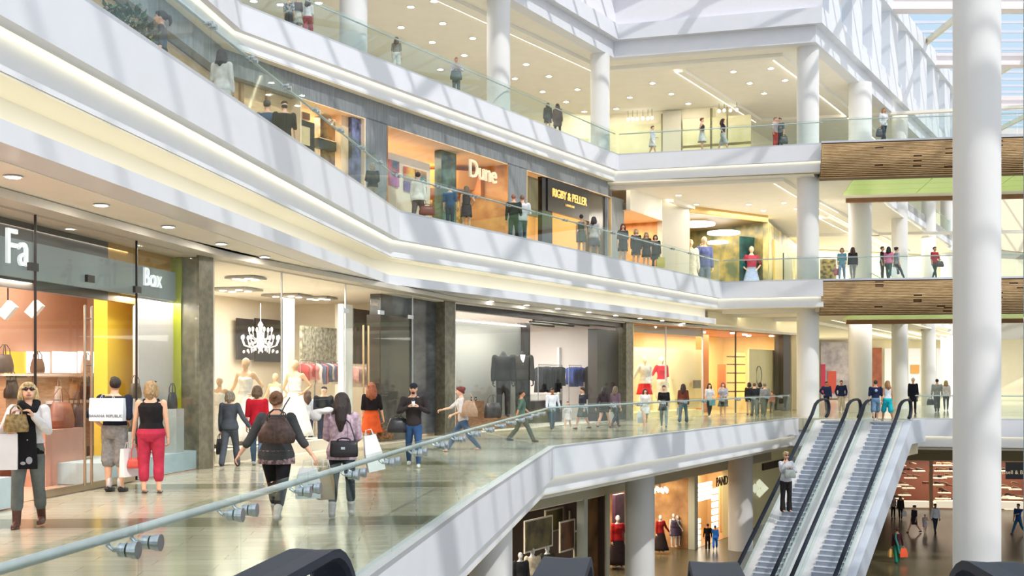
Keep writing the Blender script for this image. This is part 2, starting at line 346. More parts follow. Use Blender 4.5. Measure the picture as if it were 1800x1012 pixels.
# ================================================================== GLASS BALUSTRADES
def balustrade(E_, z, label, group=None, gl=None, pane=2.2, h=1.05, detail=False, start=0.0):
    gl = gl or GLASS
    t = thing('glass_balustrade', label, 'balustrade', (0, 0, 0), group=group)
    for a, b in zip(E_[:-1], E_[1:]):
        n, d = nrm(a, b); L = (V2(b)-V2(a)).length; a = V2(a)+n*.09; k = max(1, round(L/pane)); s = L/k
        for i in range(k):
            p = a+d*(i*s+.012); q = a+d*((i+1)*s-.012)
            MB().wall(p, q, z+.03, z+h, .016).obj('glass_pane', gl, t)
    line = offset(E_, .19)
    MB().tube([(p.x, p.y, z+h-.075) for p in line], .024, 12).obj('handrail', ALU, t, smooth=True)
    return t, line
def bracket(t, p, n, z, big=True):       # stand-off through the glass that carries the rail
    g = Vector((n.x, n.y, 0)); P = Vector((p.x, p.y, z)); m = MB()
    m.tube([P-g*.15, P-g*.125], .042, 18, ends=False); m.tube([P-g*.122, P-g*.105], .036, 18, ends=False); m.tube([P-g*.095, P-g*.06], .034, 16, ends=False)
    m.tube([P-g*.07, P-g*.03, P+g*.0+Vector((0, 0, .02)), P+Vector((0, 0, .055))], [.014, .012, .011, .011], 8)
    m.obj('bracket', STEEL, t, smooth=False)
def iy(Y):
    for a, b in zip(E1[:-1], E1[1:]):
        if a[1] <= Y <= b[1]: return (a[0]+(b[0]-a[0])*(Y-a[1])/(b[1]-a[1]), Y)
JP = [iy(2.81+1.44*k) for k in range(19)]; JP[-1] = E1[5]
b1, line1 = balustrade(JP, 0, 'near glass balustrade with steel handrail and round clamps along the limestone gallery', pane=100, h=1.03)
# handrail brackets in pairs astride each pane joint
for a, b in zip(JP[1:], JP[2:]):
    n, d = nrm(a, b)
    for o in (-.13, .13):
        if a[1] > 3.5: bracket(b1, V2(a)+n*.19+d*o, n, .90)
b1b, _ = balustrade([E1[5], (11.9, 50.55)], 0, 'glass balustrade running from the gallery corner to the moving stairs', pane=2.0)
for i in range(12):
    n, d = nrm(E1[5], E1[6])
    for o in (-.09, .09): bracket(b1b, V2(E1[5])+n*.19+d*(i*2.0+o), n, .93)
balustrade([(17.0, 50.25), (34, 46.1)], 0, 'glass balustrade beyond the moving stairs in front of a walking couple', pane=2.4)
b2, _ = balustrade(E2[1:4], 6, 'long glass balustrade of the second gallery below the grey stone shopfronts', pane=1.9)
for a, b, nn in ((E2[1], E2[2], 9), (E2[2], E2[3], 13)):
    n, d = nrm(a, b); s = (V2(b)-V2(a)).length/nn
    for i in range(nn):
        for o in (-.09, .09): bracket(b2, V2(a)+n*.19+d*(i*s+o), n, 6.93)
balustrade([E2[3], E2[4]], 6, 'short glass balustrade between the balcony corner and the lower wooden bridge', pane=2.2)
balustrade(E3[1:3], 12, 'glass balustrade of the top gallery climbing past three round columns', pane=2.2)
balustrade([E3[2], E3[3]], 12, 'straight glass balustrade of the top gallery facing the atrium', pane=2.6)

# ================================================================== WOODEN BRIDGES
def bridge(z, label):
    A = Vector((13.5, 52.1)); d = Vector((1, -.17)).normalized(); n = Vector((-d.y, d.x)); Lb = 22; wid = 7.4
    t = thing('wooden_bridge', label, 'bridge', (0, 0, 0), group='timber clad bridges across the atrium')
    B = A+d*Lb
    # slatted curved belly: profile from the top edge down and under
    prof = [(0, z-.05), (0, z-.5)]+[(1.1*(1-math.cos(a)), z-.5-1.0*math.sin(a)) for a in (.3, .6, .9, 1.2, 1.45)]+[(1.2, z-1.5), (1.2, z-1.42), (.12, z-.5), (.12, z-.05)]
    m = MB(); m.sweep([A, B], prof); m.obj('timber_shell', mat('timber_dark', (112, 84, 56), .6, noise=.25, nscale=5, stretch=(.5, 6, 6)), t)
    s = MB(); zz = z-.1; k = 0; random.seed(int(z))
    def fo(q): # offset of face at height
        if q > z-.5: return 0
        a = math.asin(min(1, (z-.5-q)/1.0)); return 1.1*(1-math.cos(a))
    while zz > z-1.47:
        h = .045; o = fo(zz)-.03
        x = 0
        while x < Lb:
            l = random.choice([2.6, 4.2, 5.5, 7.5]); gap = .0 if random.random() < .45 else .35
            P = A+d*x+n*o; Q = A+d*min(Lb, x+l-gap)+n*o
            s.prism([P, Q, Q+n*.05, P+n*.05], zz-h, zz); x += l
        zz -= .066
    s.obj('slat_cladding', WOOD, t)
    u = MB(); a0 = A+n*1.1; b0 = B+n*1.1
    u.prism([a0, b0, b0+n*(wid-1.3), a0+n*(wid-1.3)], z-1.42, z-1.3); u.prism([A+n*.1, B+n*.1, B+n*wid, A+n*wid], z-.3, z-.0)
    u.obj('bridge_deck', WARM, t)
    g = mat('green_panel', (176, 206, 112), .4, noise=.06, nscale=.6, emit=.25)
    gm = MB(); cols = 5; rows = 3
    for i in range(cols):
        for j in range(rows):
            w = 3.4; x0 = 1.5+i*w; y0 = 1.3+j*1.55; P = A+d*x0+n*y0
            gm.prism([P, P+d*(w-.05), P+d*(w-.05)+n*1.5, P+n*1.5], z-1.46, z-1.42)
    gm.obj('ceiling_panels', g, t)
    k = MB(); k.prism([A+n*(wid-.2)+d*1.8, B+n*(wid-.2), B+n*(wid+.1), A+n*(wid+.1)+d*1.8], z-1.62, z-.1); k.obj('rear_beam', mat('timber_brown', (146, 104, 66), .5, noise=.2, nscale=4, stretch=(.5, 5, 5)), t)
    for i in range(8):
        P = A+d*(i*2.7+.03)+n*.09; Q = A+d*(i*2.7+2.68)+n*.09; MB().wall(P, Q, z+.02, z+1.05, .016).obj('glass_pane', GLASS, t)
    MB().tube([Vector((*(A+n*.19), z+.99)), Vector((*(B+n*.19), z+.99))], .022, 8).obj('handrail', ALU, t, smooth=True)
    c = MB(); c.prism([A-n*.03, B-n*.03, B+n*.14, A+n*.14], z-.04, z+.04); c.obj('edge_channel', ALU, t)
    return t
bridge(6, 'lower curved timber bridge with a red-topped shopper crossing it')
bridge(12, 'upper curved timber bridge crossed by one woman carrying a dark bag')
# void behind the bridges: upper fascia and balustrade leading away
VD = [(18.1, 59.6), (21, 65.9), (32, 86.5), (43, 107)]
struct(MB().sweep(VD, [(0, 11.98), (0, 11.2), (.2, 11.2), (.12, 11.98)]).obj('trim_90', WHITE), 'white fascia receding behind the bridges')
struct(MB().sweep(VD, [(.24, 11.3), (.3, 10.75), (.6, 10.75), (.6, 11.4)]).obj('trim_91', CREAM)); struct(MB().sweep(offset(VD, .2), [(0, 11.28), (0, 11.32), (.05, 11.32), (.05, 11.28)]).obj('trim_92', COVE))
struct(MB().sweep(VD, [(0, 5.98), (0, 5.2), (.2, 5.2), (.12, 5.98)]).obj('trim_93', WHITE)); struct(MB().sweep(VD, [(.24, 5.3), (.3, 4.7), (.6, 4.7), (.6, 5.4)]).obj('trim_94', CREAM))
struct(MB().sweep(offset(VD, .2), [(0, 5.28), (0, 5.32), (.05, 5.32), (.05, 5.28)]).obj('trim_95', COVE))
balustrade(VD, 12, 'glass balustrade of the far void seen beneath the upper bridge', pane=3)
balustrade(VD, 6, 'glass balustrade of the far void on the second level', pane=3)
# ceiling coves
for k, (z, pts, w) in enumerate([
        (4.83, [(9.6, 54.6), (13.8, 53.4), (15.2, 57), (33, 92)], .7), (4.83, [(7.5, 58.5), (14.5, 57.2), (17, 62.5), (33, 94)], .5), (4.83, [(8.5, 63), (15, 61.8), (19, 70), (33, 98)], .4),
        (10.72, [(3.6, 56.2), (12.2, 53.7), (14.3, 58), (28, 84)], .5), (10.72, [(8.2, 60.0), (16.2, 75), (40, 71)], .35), (10.72, [(5.6, 61), (11, 71.5)], .35), (10.72, [(17.5, 66), (28, 86)], .5),
        (16.6, [(-15, 26.5), (4.4, 57.2), (12.4, 54.7), (14.6, 58.5), (26, 79)], .55), (16.6, [(8.3, 57.5), (14.3, 68.5), (30, 64.5)], .35)]):
    tray(z, pts, w, 100+2*k)
# ================================================================== MOVING STAIRS (two, side by side)
def escalator(K, w, label, mirror=False):
    """K = plan point where the inclined handrail of the west side begins to level; e = E heads up and away"""
    t = thing('escalator', label, 'escalator', (K.x, K.y, 0), group=None)
    o = Vector((K.x, K.y)); SL = .577; n = 40
    def P(s, c, z): q = -E*s+R_*c; return Vector((q.x, q.y, z))
    # handrails: up the slope, level, round the newel
    for c, nm in ((0, 'handrail'), (w, 'handrail')):
        pts = [P(10.3, c, .8-SL*10.3), P(5, c, .8-SL*5), P(.9, c, .8-SL*.9), P(.45, c, .66), P(.05, c, .79), P(-.4, c, .84), P(-1.0, c, .85), P(-1.25, c, .80), P(-1.42, c, .66), P(-1.46, c, .45), P(-1.36, c, .25), P(-1.1, c, .12)]
        m = MB(); rings = []
        for i, p in enumerate(pts):
            tt = (pts[min(i+1, len(pts)-1)]-pts[max(i-1, 0)]).normalized(); u = Vector((R_.x, R_.y, 0)); v = tt.cross(u).normalized(); rings.append((p, u*.075, v*.05))
        m.loft(rings, 12).obj('handrail', RUBBER, t, smooth=True)
    for c in (.0, w):    # glass balustrade below each rail
        m = MB(); a = [P(10.3, c, .74-SL*10.3), P(.9, c, .74-SL*.9), P(.3, c, .7), P(-.4, c, .79), P(-1.2, c, .7), P(-1.3, c, .05), P(.3, c, .05), P(.9, c, -.02-SL*.9+.05), P(10.3, c, .02-SL*10.3)]
        vs = [p+Vector((R_.x, R_.y, 0))*.008 for p in a]+[p-Vector((R_.x, R_.y, 0))*.008 for p in a]; k = len(a)
        m.add(vs, [tuple(range(k)), tuple(range(2*k-1, k-1, -1))]+[(i, i+k, (i+1) % k+k, (i+1) % k) for i in range(k)]).obj('glass_side', GLASS, t)
    # skirts and decks
    def ramp(c0, c1, top, bot, nm, mt, s0=-1.4):
        m = MB(); a = []
        for c in (c0, c1):
            a += [P(10.3, c, top-SL*10.3), P(.2, c, top), P(s0, c, top), P(s0, c, bot), P(.2, c, bot), P(10.3, c, bot-SL*10.3)]
        m.add(a, [(0, 1, 4, 5), (1, 2, 3, 4), (6, 11, 10, 7), (7, 10, 9, 8), (0, 6, 7, 1), (1, 7, 8, 2), (3, 9, 10, 4), (4, 10, 11, 5), (2, 8, 9, 3), (0, 5, 11, 6)]); return m.obj(nm, mt, t)
    ramp(-.1, .34, .02, -.75, 'skirt', mat('skirt_metal', (232, 232, 236), .35, .25, noise=.06))
    ramp(w-.14, w+.1, .02, -.75, 'skirt', MATS['skirt_metal'])
    ramp(.34, w-.14, -.45, -.8, 'soffit', mat('stair_soffit', (206, 196, 168), .5, noise=.04))
    # steps
    for i in range(39):
        s = .35+i*.258; z = -.03-SL*(s-.2)-.02
        m = MB(); 
        for a, b, zt, zb, k in ((s+.0, s+.27, z, z-.02, 0), (s-.005, s+.01, z+.146, z-.02, 1)):
            q = [P(a, .34, 0), P(b, .34, 0), P(b, w-.14, 0), P(a, w-.14, 0)]; m.mat(k); m.prism([(v.x, v.y) for v in q], zb, zt)
        m.mat(2); q = [P(s+.215, .34, 0), P(s+.275, .34, 0), P(s+.275, w-.14, 0), P(s+.215, w-.14, 0)]; m.prism([(v.x, v.y) for v in q], z-.015, z+.004)
        m.obj('step', [mat('step_tread', (196, 204, 218), .45, .1, noise=.1, nscale=14), mat('step_riser', (164, 172, 188), .5, .1, noise=.15, nscale=10), mat('step_nosing', (236, 242, 250), .3, .0)], t)
    m = MB(); q = [P(.4, .2, 0), P(-2.2, .2, 0), P(-2.2, w-.2, 0), P(.4, w-.2, 0)]; m.prism([(v.x, v.y) for v in q], -.03, .012); m.obj('landing_plate', ALU, t)
    return t
K1 = Vector((12.45, 48.5))
escalator(K1, 1.31, 'moving stairs carrying a woman in a pale cardigan on the telephone')
K3 = K1+R_*1.94
escalator(K3, 1.38, 'moving stairs with a young couple stepping off at the top')
# central deck and outer cladding
def deck(c0, c1, top, bot, label, m_):
    def P(s, c, z): q = K1-E*s+R_*c; return (q.x, q.y, z)
    SL = .577; a = []
    for c in (c0, c1): a += [P(10.3, c, top-SL*10.3), P(.2, c, top), P(-2.2, c, top), P(-2.2, c, bot), P(.2, c, bot), P(10.3, c, bot-SL*10.3)]
    o = MB().add(a, [(0, 1, 4, 5), (1, 2, 3, 4), (6, 11, 10, 7), (7, 10, 9, 8), (0, 6, 7, 1), (1, 7, 8, 2), (3, 9, 10, 4), (4, 10, 11, 5), (2, 8, 9, 3), (0, 5, 11, 6)]).obj('stair_cladding', m_)
    tag(o, label, 'cladding')
SK = MATS['skirt_metal']
deck(1.42, 1.83, .06, -.7, 'pale metal deck between the two moving stairs', SK)
deck(3.43, 3.72, .06, -.85, 'pale metal outer side of the moving stairs beside the shoe shop void', mat('stair_side', (206, 214, 228), .35, .2, noise=.04))
deck(3.3, 3.43, -.3, -1.35, 'beige underside edge of the moving stairs', MATS['stair_soffit'])
# ---- near newels of the stairs below the viewer
def newel(x, y, z, label, i):
    u = Vector((.112, .9937)); t = thing('escalator_newel', label, 'escalator', (x, y, 0))
    def P(s, c, zz): return Vector((u.x*s+u.y*c, u.y*s-u.x*c, zz))
    r = .30; pts = [P(-4.2, 0, z-.9), P(-2.8, 0, z-.35), P(-2.0, 0, z-.03), P(-1.4, 0, z), P(-.7, 0, z), P(-.3, 0, z)]
    pts += [P(-.3+r*1.0*math.sin(a), 0, z-r*(1-math.cos(a))) for a in [j*.2 for j in range(1, 16)]]+[P(-.7, 0, z-2*r), P(-1.2, 0, z-2*r)]
    for nm, hw, hh, mt in (('handrail', .062, .017, RUBBER), ('guide', .03, .010, BLACK)):
        rings = []
        for k, p in enumerate(pts):
            tt = (pts[min(k+1, len(pts)-1)]-pts[max(k-1, 0)]).normalized(); uu = P(0, 1, 0).normalized(); v = tt.cross(uu).normalized()
            pp = p-v*0 if nm == 'handrail' else p-(v if v.z > 0 else -v)*0
            rings.append((pp, uu*hw, v*hh))
        m = MB(); vs = []; n4 = 8
        for c, a, b in rings:
            for ca, sb in ((-1, -1), (-1, .4), (-.8, 1), (0, 1.15), (.8, 1), (1, .4), (1, -1), (0, -.8)): vs.append(c+a*ca+b*sb)
        fs = [(k*n4+j, k*n4+(j+1) % n4, (k+1)*n4+(j+1) % n4, (k+1)*n4+j) for k in range(len(rings)-1) for j in range(n4)]+[tuple(range(n4-1, -1, -1)), tuple((len(rings)-1)*n4+j for j in range(n4))]
        m.add(vs, fs).obj(nm, mt, t)
    q = [P(-2, -.006, 0), P(-.3, -.006, 0), P(-.3, .006, 0), P(-2, .006, 0)]; m = MB(); m.prism([(v.x, v.y) for v in q], .32, z-.04)
    m.obj('glass_side', glass('clear_glass', (.97, .98, .98), .02, .15), t)
    q = [P(-3.6, -.12, 0), P(.1, -.12, 0), P(.1, .12, 0), P(-3.6, .12, 0)]; m = MB(); m.prism([(v.x, v.y) for v in q], -.05, .34); m.obj('deck', ALU, t)
for i, (px, lb) in enumerate([(598, 'nearest dark escalator handrail loop beside the clamped glass balustrade'), (1008, 'dark escalator handrail loop in front of the framed pictures shop'), (1245, 'dark escalator handrail loop at the foot of the moving stairs view'), (1692, 'dark escalator handrail loop in front of the big white column')]):
    Y = 3.5-.12*(px-598)/600; newel((px-900)*Y/FPX, Y, [1.225, 1.215, 1.21, 1.225][i], lb, i)
struct(MB().prism([(-1.1, -4), (-.62, 3.9), (2.2, 3.5), (2.2, -4)], -.4, -.05).obj('floor_landing', ALU), 'landing plate of the stairs under the viewer')
# ---- glass lift shaft edge at the picture's right
def shaft():
    t = thing('lift_shaft', 'glazed lift shaft edge with small steel clamps beside the big white column', 'lift shaft', (8.62, 20, -6))
    MB().box((.03, 0, 14), (.05, .3, 28)).obj('post', mat('post_grey', (150, 166, 184), .4, .4), t)
    MB().box((1.1, .0, 14), (2.0, .02, 28)).obj('glass_pane', GLASS, t); MB().box((-.03, .0, 14), (.05, .02, 28)).obj('glass_pane', GLASS, t)
    for z in (12.2, 10.45, 8.65, 7.9, 6.4):
        m = MB()
        for sx in (-1, 1):
            for sz in (-1, 1): m.tube([(0, -.04, z-.02), (sx*.05, -.1, z+sz*.07), (sx*.03, -.14, z+sz*.1)], .012, 6)
        m.obj('clamp', STEEL, t)
shaft()

# ================================================================== PEOPLE
def rotv(v, fwd, out, s):                # swing forward (towards -Y) then away from the body, s = -1 / +1 side
    R = Matrix.Rotation(-math.radians(out)*s, 3, 'Y') @ Matrix.Rotation(-math.radians(fwd), 3, 'X')
    return R @ Vector(v)
ARMS = {  # upper-arm forward, outward, elbow bend, inward turn of the forearm
    'down': (2, 8, 8, 5), 'out': (-8, 28, 12, -8), 'swingf': (28, 8, 22, 10), 'swingb': (-28, 9, 10, 0), 'bent': (8, 12, 88, 30), 'hold': (16, 10, 60, 35),
    'up': (38, 14, 128, 30), 'chest': (30, 18, 112, 48), 'hip': (-22, 32, 72, 55), 'carry': (4, 12, 14, 0), 'reach': (55, 12, 28, 10), 'pocket': (-12, 20, 40, 30), 'clutch': (22, 20, 100, 62), 'back': (-22, 16, 95, 35)}
LEGS = {  # hip forward, knee bend per side
    'stand': ((1, 2), (1, 2)), 'relax': ((6, 12), (0, 2)), 'walk': ((22, 8), (-14, 16)), 'walkr': ((-14, 16), (22, 8)), 'stride': ((30, 6), (-20, 22)), 'strider': ((-20, 22), (30, 6)), 'step': ((10, 14), (-8, 22)), 'wide': ((14, 4), (-12, 8))}
def handgeo(m, p, d, side, palm_in, r, curl=35, fine=True):
    """palm plus four unequal fingers and a thumb; d = forearm direction, palm_in = direction the palm faces"""
    d = d.normalized(); pi_ = (palm_in-d*palm_in.dot(d)).normalized(); w = d.cross(pi_)
    thumb = Vector((0, -1, 0)); sgn = 1 if w.dot(thumb) > 0 else -1; w = w*sgn       # w points to the thumb side
    L = r                                  # hand length
    m.loft([(p-d*L*.06, w*L*.14, pi_*L*.11), (p+d*L*.12, w*L*.19, pi_*L*.10), (p+d*L*.34, w*L*.23, pi_*L*.085), (p+d*L*.5, w*L*.225, pi_*L*.075), (p+d*L*.54, w*L*.17, pi_*L*.05)], 10)
    c = math.radians(curl)
    for k, (o, ln) in enumerate(((.165, .40), (.06, .47), (-.055, .44), (-.165, .34))):
        b = p+d*L*.48+w*L*o; c1 = c*(.7+.1*k); d1 = d*math.cos(c1)+pi_*math.sin(c1); d2 = d*math.cos(c1*2)+pi_*math.sin(c1*2)
        m.tube([b, b+d1*L*ln*.5, b+d1*L*ln*.5+d2*L*ln*.45], [L*.058, L*.052, L*.042], 7)
    b = p+d*L*.1+w*L*.13; td = (d*.75+w*.62+pi_*.35).normalized()
    m.tube([b, b+td*L*.24, b+(td*.24+(d*.85+w*.15+pi_*.45).normalized()*.2)*L], [L*.085, L*.066, L*.048], 7)
def person(name, label, pos, face, h, hair=('short', (60, 44, 32)), top=('tee', (90, 90, 90)), bot=('trousers', (60, 66, 84)), shoe=((40, 36, 34), 'shoe'),
           arms=('down', 'down'), legs='stand', sex='f', skin=0, head=(0, 0), extra=(), vox=None, group=None, lean=0, wide=1.0, cat='person', eyes=False):
    """pos = foot point; face = heading in degrees (0 looks at the viewer, 90 to the picture's right, 180 away)"""
    t = thing(name, label, cat, pos, math.radians(face), group)
    near = h*FPX/max(pos[1], 1) > 120
    px_m = FPX/pos[1]
    vox = vox or max(.0085, min(.022, 1.6/px_m))*(h/1.68)
    f = sex != 'm'; SH = (.098 if f else .118)*wide**.5; HP = (.05 if f else .048)*wide**.5
    B = MB(); cl = {}
    ln = math.radians(lean)
    def T(x, y, z):                      # torso point, leaning forward about the hips
        z -= .5; return Vector((x, y*math.cos(ln)-z*math.sin(ln), z*math.cos(ln)+y*math.sin(ln)+.5))
    def up(v): return Vector((v[0], v[1]*math.cos(ln)-v[2]*math.sin(ln), v[2]*math.cos(ln)+v[1]*math.sin(ln)))
    def torso(m, infl=0.0, lo=.46, hi=.85, flare=0.0):
        prof = [(.455, .058, .05, .004), (.485, .088 if f else .083, .062, .004), (.525, (.098 if f else .087), .070, .004), (.57, .088 if f else .084, .06, .0), (.62, .074 if f else .082, .053, -.002),
                (.67, .080 if f else .090, .058, -.004), (.725, .089 if f else .102, .066 if f else .064, -.008 if f else -.003), (.765, .092 if f else .108, .058, .0), (.80, .088 if f else .104, .046, .004), (.822, .058 if f else .070, .038, .008), (.845, .034, .034, .006), (.87, .030, .032, .0)]
        rings = []
        for z, rx, ry, y in prof:
            if z < lo-.001 or z > hi+.001: continue
            k = infl+flare*max(0, (.62-z)*4); rings.append((T(0, y, z), Vector(((rx*(wide if z < .79 else 1)+k), 0, 0)), up((0, ry*(wide if z < .79 else 1)+k, 0))))
        m.loft(rings, 18)
        if f and infl >= 0 and hi > .75:
            for s in (-1, 1): m.ell(T(.038*s, -.048, .735), (.036+infl*.5, .030+infl*.5, .036+infl*.5), 10, 6)
    # joints
    J = {}
    for s, a in ((-1, arms[0]), (1, arms[1])):
        a = ARMS[a] if isinstance(a, str) else a
        S_ = T(SH*s, .004, .795); u = up(rotv((0, 0, -1), a[0], a[1], s)); El = S_+u*.172
        th = math.radians(a[0]+a[2]); fd = rotv((0, 0, -1), a[0]+a[2], a[1]-a[3]*max(0, math.cos(th)), s)
        fd = up(Matrix.Rotation(-math.radians(a[3])*s*max(0, math.sin(th)), 3, 'Z') @ fd); Wr = El+fd*.148; J[s] = (S_, El, Wr, u, fd)
    lg = LEGS[legs] if isinstance(legs, str) else legs; K = {}; mn = 9
    for s, (fw, kb) in ((-1, lg[0]), (1, lg[1])):
        H0 = Vector((HP*s, 0, .495)); u = rotv((0, 0, -1), fw, 2.0, s); Kn = H0+u*.235; d = rotv((0, 0, -1), fw-kb, .5, s); An = Kn+d*.228
        K[s] = (H0, Kn, An, u, d); mn = min(mn, An.z)
    dz = .042-mn
    def body_arm(m, s, r=(.031, .026, .022, .0155), upto=1.0, infl=0):
        S_, El, Wr, u, fd = J[s]
        pts = [S_+Vector((0, 0, .004)), S_+(El-S_)*.5, El, El+(Wr-El)*.35, Wr]; rr = [.034 if not f else .030, .027 if not f else .0245, .0225 if not f else .0205, .0225 if not f else .020, .0155]
        if upto < 1:
            n_ = {.25: 2, .5: 3, .75: 4}[upto]; pts = pts[:n_]; rr = rr[:n_]
        else: pts[-1] = Wr-(Wr-El)*.05
        m.tube(pts, [q+infl for q in rr], 12)
    def body_leg(m, s, upto=1.0, infl=0, flare=0.0):
        H0, Kn, An, u, d = K[s]
        w = wide**.5
        pts = [H0+Vector((0, .004, -.01)), H0+(Kn-H0)*.45, Kn, Kn+(An-Kn)*.32+Vector((0, .006, 0)), Kn+(An-Kn)*.7, An]
        rr = [.053*w, .045*w, .032, .033, .025, .019]
        inf = [infl*.5, infl*.6, infl+(.013 if upto == .55 else .002 if upto == .8 else 0), infl+(.002 if upto == .8 else 0), infl+flare*.5+(.008 if upto == .8 else 0), infl+flare]
        k = {.4: 2, .55: 3, .8: 5, 1.0: 6}[upto]
        if upto == .8: pts[4] = Kn+(An-Kn)*.56
        m.tube(pts[:k], [rr[i]+inf[i] for i in range(k)], 14)
    def fin(m, nm, mt, vx=vox, sm=2, key=True):
        m.v = [((v[0])*h, v[1]*h, (v[2]+dz)*h) for v in m.v]; o = m.obj(nm, mt, t, smooth=True)
        if vx: remesh(o, vx, sm)
        return o
    # head
    tn, nod = head; RH = Matrix.Rotation(math.radians(tn), 3, 'Z') @ Matrix.Rotation(math.radians(nod), 3, 'X')
    HC = T(0, -.006, .924); N0 = T(0, 0, .858)
    def hp(x, y, z): return N0+RH @ (Vector((x, y, z))+up((0, -.006, .06)))
    torso(B)
    B.tube([T(0, .008, .83), T(0, .002, .865), hp(0, .004, -.03) if 'nohead' not in extra else T(0, .002, .868)], [.031 if f else .036, .028 if f else .034, .03], 12)
    if 'nohead' in extra: B.tube([T(0, .0, .85), T(0, .0, .862)], .03, 12)
    else: B.ell(hp(0, .008, .012), (.0465, .055, .058), 16, 10, RH)
    if 'nohead' not in extra: B.loft([(hp(0, -.012, -.052), RH @ Vector((.018, 0, 0)), RH @ Vector((0, .02, 0))), (hp(0, -.014, -.042), RH @ Vector((.028, 0, 0)), RH @ Vector((0, .032, 0))), (hp(0, -.01, -.018), RH @ Vector((.037, 0, 0)), RH @ Vector((0, .042, 0))), (hp(0, -.004, .01), RH @ Vector((.04, 0, 0)), RH @ Vector((0, .046, 0)))], 14)
    if 'nohead' not in extra: B.tube([hp(0, -.045, .012), hp(0, -.062, -.012), hp(0, -.05, -.018)], [.006, .009, .007], 8)
    for s in (-1, 1):
        if 'nohead' not in extra: B.ell(hp(.044*s, .004, -.002), (.006, .012, .018), 8, 6, RH)
    for s in (-1, 1): body_arm(B, s)
    for s in (-1, 1): body_leg(B, s)
    for s in (-1, 1):
        An = K[s][2]; B.tube([An, An+Vector((0, -.02, -.02)), An+Vector((0, -.075, -.032))], [.021, .021, .014], 10)
    sk = SKIN[skin] if isinstance(skin, int) else skin
    bo = fin(B, 'body', sk)
    for s in (-1, 1):
        HB = MB(); S_, El, Wr, u, fd = J[s]; handgeo(HB, Wr-fd*.002, fd, s, Vector((-s, -.15, 0)) if fd.z < -.5 else Vector((-s*.6, 0, -.6)), .098 if f else .105, 42)
        HB.v = [(v[0]*h, v[1]*h, (v[2]+dz)*h) for v in HB.v]; HB.obj('hand', sk, t, smooth=True)
    # trousers, skirt, dress
    bt, bc = bot[0], bot[1]; bm_ = bc if not isinstance(bc, tuple) else cloth(bc, bot[2] if len(bot) > 2 else None)
    if bt in ('trousers', 'jeans', 'flare', 'leggings', 'capri', 'shorts', 'cargo'):
        m = MB(); i = {'trousers': .010, 'jeans': .007, 'flare': .008, 'leggings': .003, 'capri': .012, 'shorts': .022, 'cargo': .016}[bt]
        torso(m, i*.7, .455, .60)
        for s in (-1, 1): body_leg(m, s, {'capri': .8, 'shorts': .55}.get(bt, .8 if shoe[1] in ('boot', 'highboot') else 1.0), i, {'flare': .022, 'trousers': .01}.get(bt, 0))
        fin(m, bt if bt in ('trousers', 'jeans', 'leggings', 'shorts') else 'trousers', bm_)
    elif bt in ('skirt', 'dress', 'miniskirt', 'gown'):
        m = MB(); lo = {'skirt': .30, 'dress': .33, 'miniskirt': .40, 'gown': .04}[bt]; fl = {'skirt': .15, 'dress': .12, 'miniskirt': .115, 'gown': .24}[bt]
        if len(bot) > 3: lo, fl = bot[3]
        rings = []; rr = random.Random(label)
        prof = [(.605, .085, .062), (.55, .102, .072), (.5, .108, .08)]; k = 6
        for j in range(1, k+1):
            z = .5+(lo-.5)*j/k; q = j/k; prof.append((z, .108+(fl-.108)*q, .08+(fl*.82-.08)*q))
        b = len(prof); nn = 30; vs = []; fs = []
        for j, (z, rx, ry) in enumerate(prof):
            for a in range(nn):
                th = 2*math.pi*a/nn; w = 1+.045*max(0, j-2)/k*math.sin(th*7+rr.random()*.2); vs.append(T(rx*wide*math.cos(th)*w, ry*wide*math.sin(th)*w, z))
        for j in range(b-1):
            for a in range(nn): fs.append((j*nn+a, j*nn+(a+1) % nn, (j+1)*nn+(a+1) % nn, (j+1)*nn+a))
        fs.append(tuple(range(nn)))
        m.add(vs, fs); o = fin(m, 'dress_skirt' if bt in ('dress', 'gown') else 'skirt', bm_, None)
        sol = o.modifiers.new('t', 'SOLIDIFY'); sol.thickness = .006; BAKE.append(o)
    # top
    tt, tc = top[0], top[1]; tm = tc if not isinstance(tc, tuple) else cloth(tc, top[2] if len(top) > 2 else None)
    if tt:
        m = MB(); inf = {'tee': .008, 'long': .008, 'sleeveless': .005, 'jacket': .013, 'coat': .016, 'blouse': .014, 'gown': .004}[tt]
        lo = {'coat': .30, 'gown': .55}.get(tt, .49); lo_ = .57 if 'cropped' in extra else .485
        if tt in ('sleeveless', 'gown'):
            torso(m, inf, max(.455, lo), .79 if tt == 'gown' else .80, 0)
            if tt == 'sleeveless':
                for s in (-1, 1): m.tube([T(.045*s, -.03, .78), T(.06*s, .004, .822), T(.045*s, .04, .78)], .018, 8)
        else:
            torso(m, inf, lo_, .825, .02 if tt in ('blouse', 'jacket') else .0)
            for s in (-1, 1): body_arm(m, s, upto={'tee': .5, 'blouse': .75}.get(tt, 1.0) if tt != 'tee' else .5 if False else .25 if top[-1] == 'cap' else .5, infl=inf*.75+.002)
        if tt == 'coat': m.loft([(T(0, 0, .56), (.1, 0, 0), (0, .075, 0)), (T(0, 0, .4), (.125, 0, 0), (0, .1, 0)), (T(0, 0, .33), (.135, 0, 0), (0, .11, 0))], 18)
        fin(m, {'tee': 'shirt', 'long': 'shirt', 'sleeveless': 'vest_top', 'jacket': 'jacket', 'coat': 'coat', 'blouse': 'blouse', 'gown': 'bodice'}[tt], tm)
    # shoes
    sc_, st = shoe
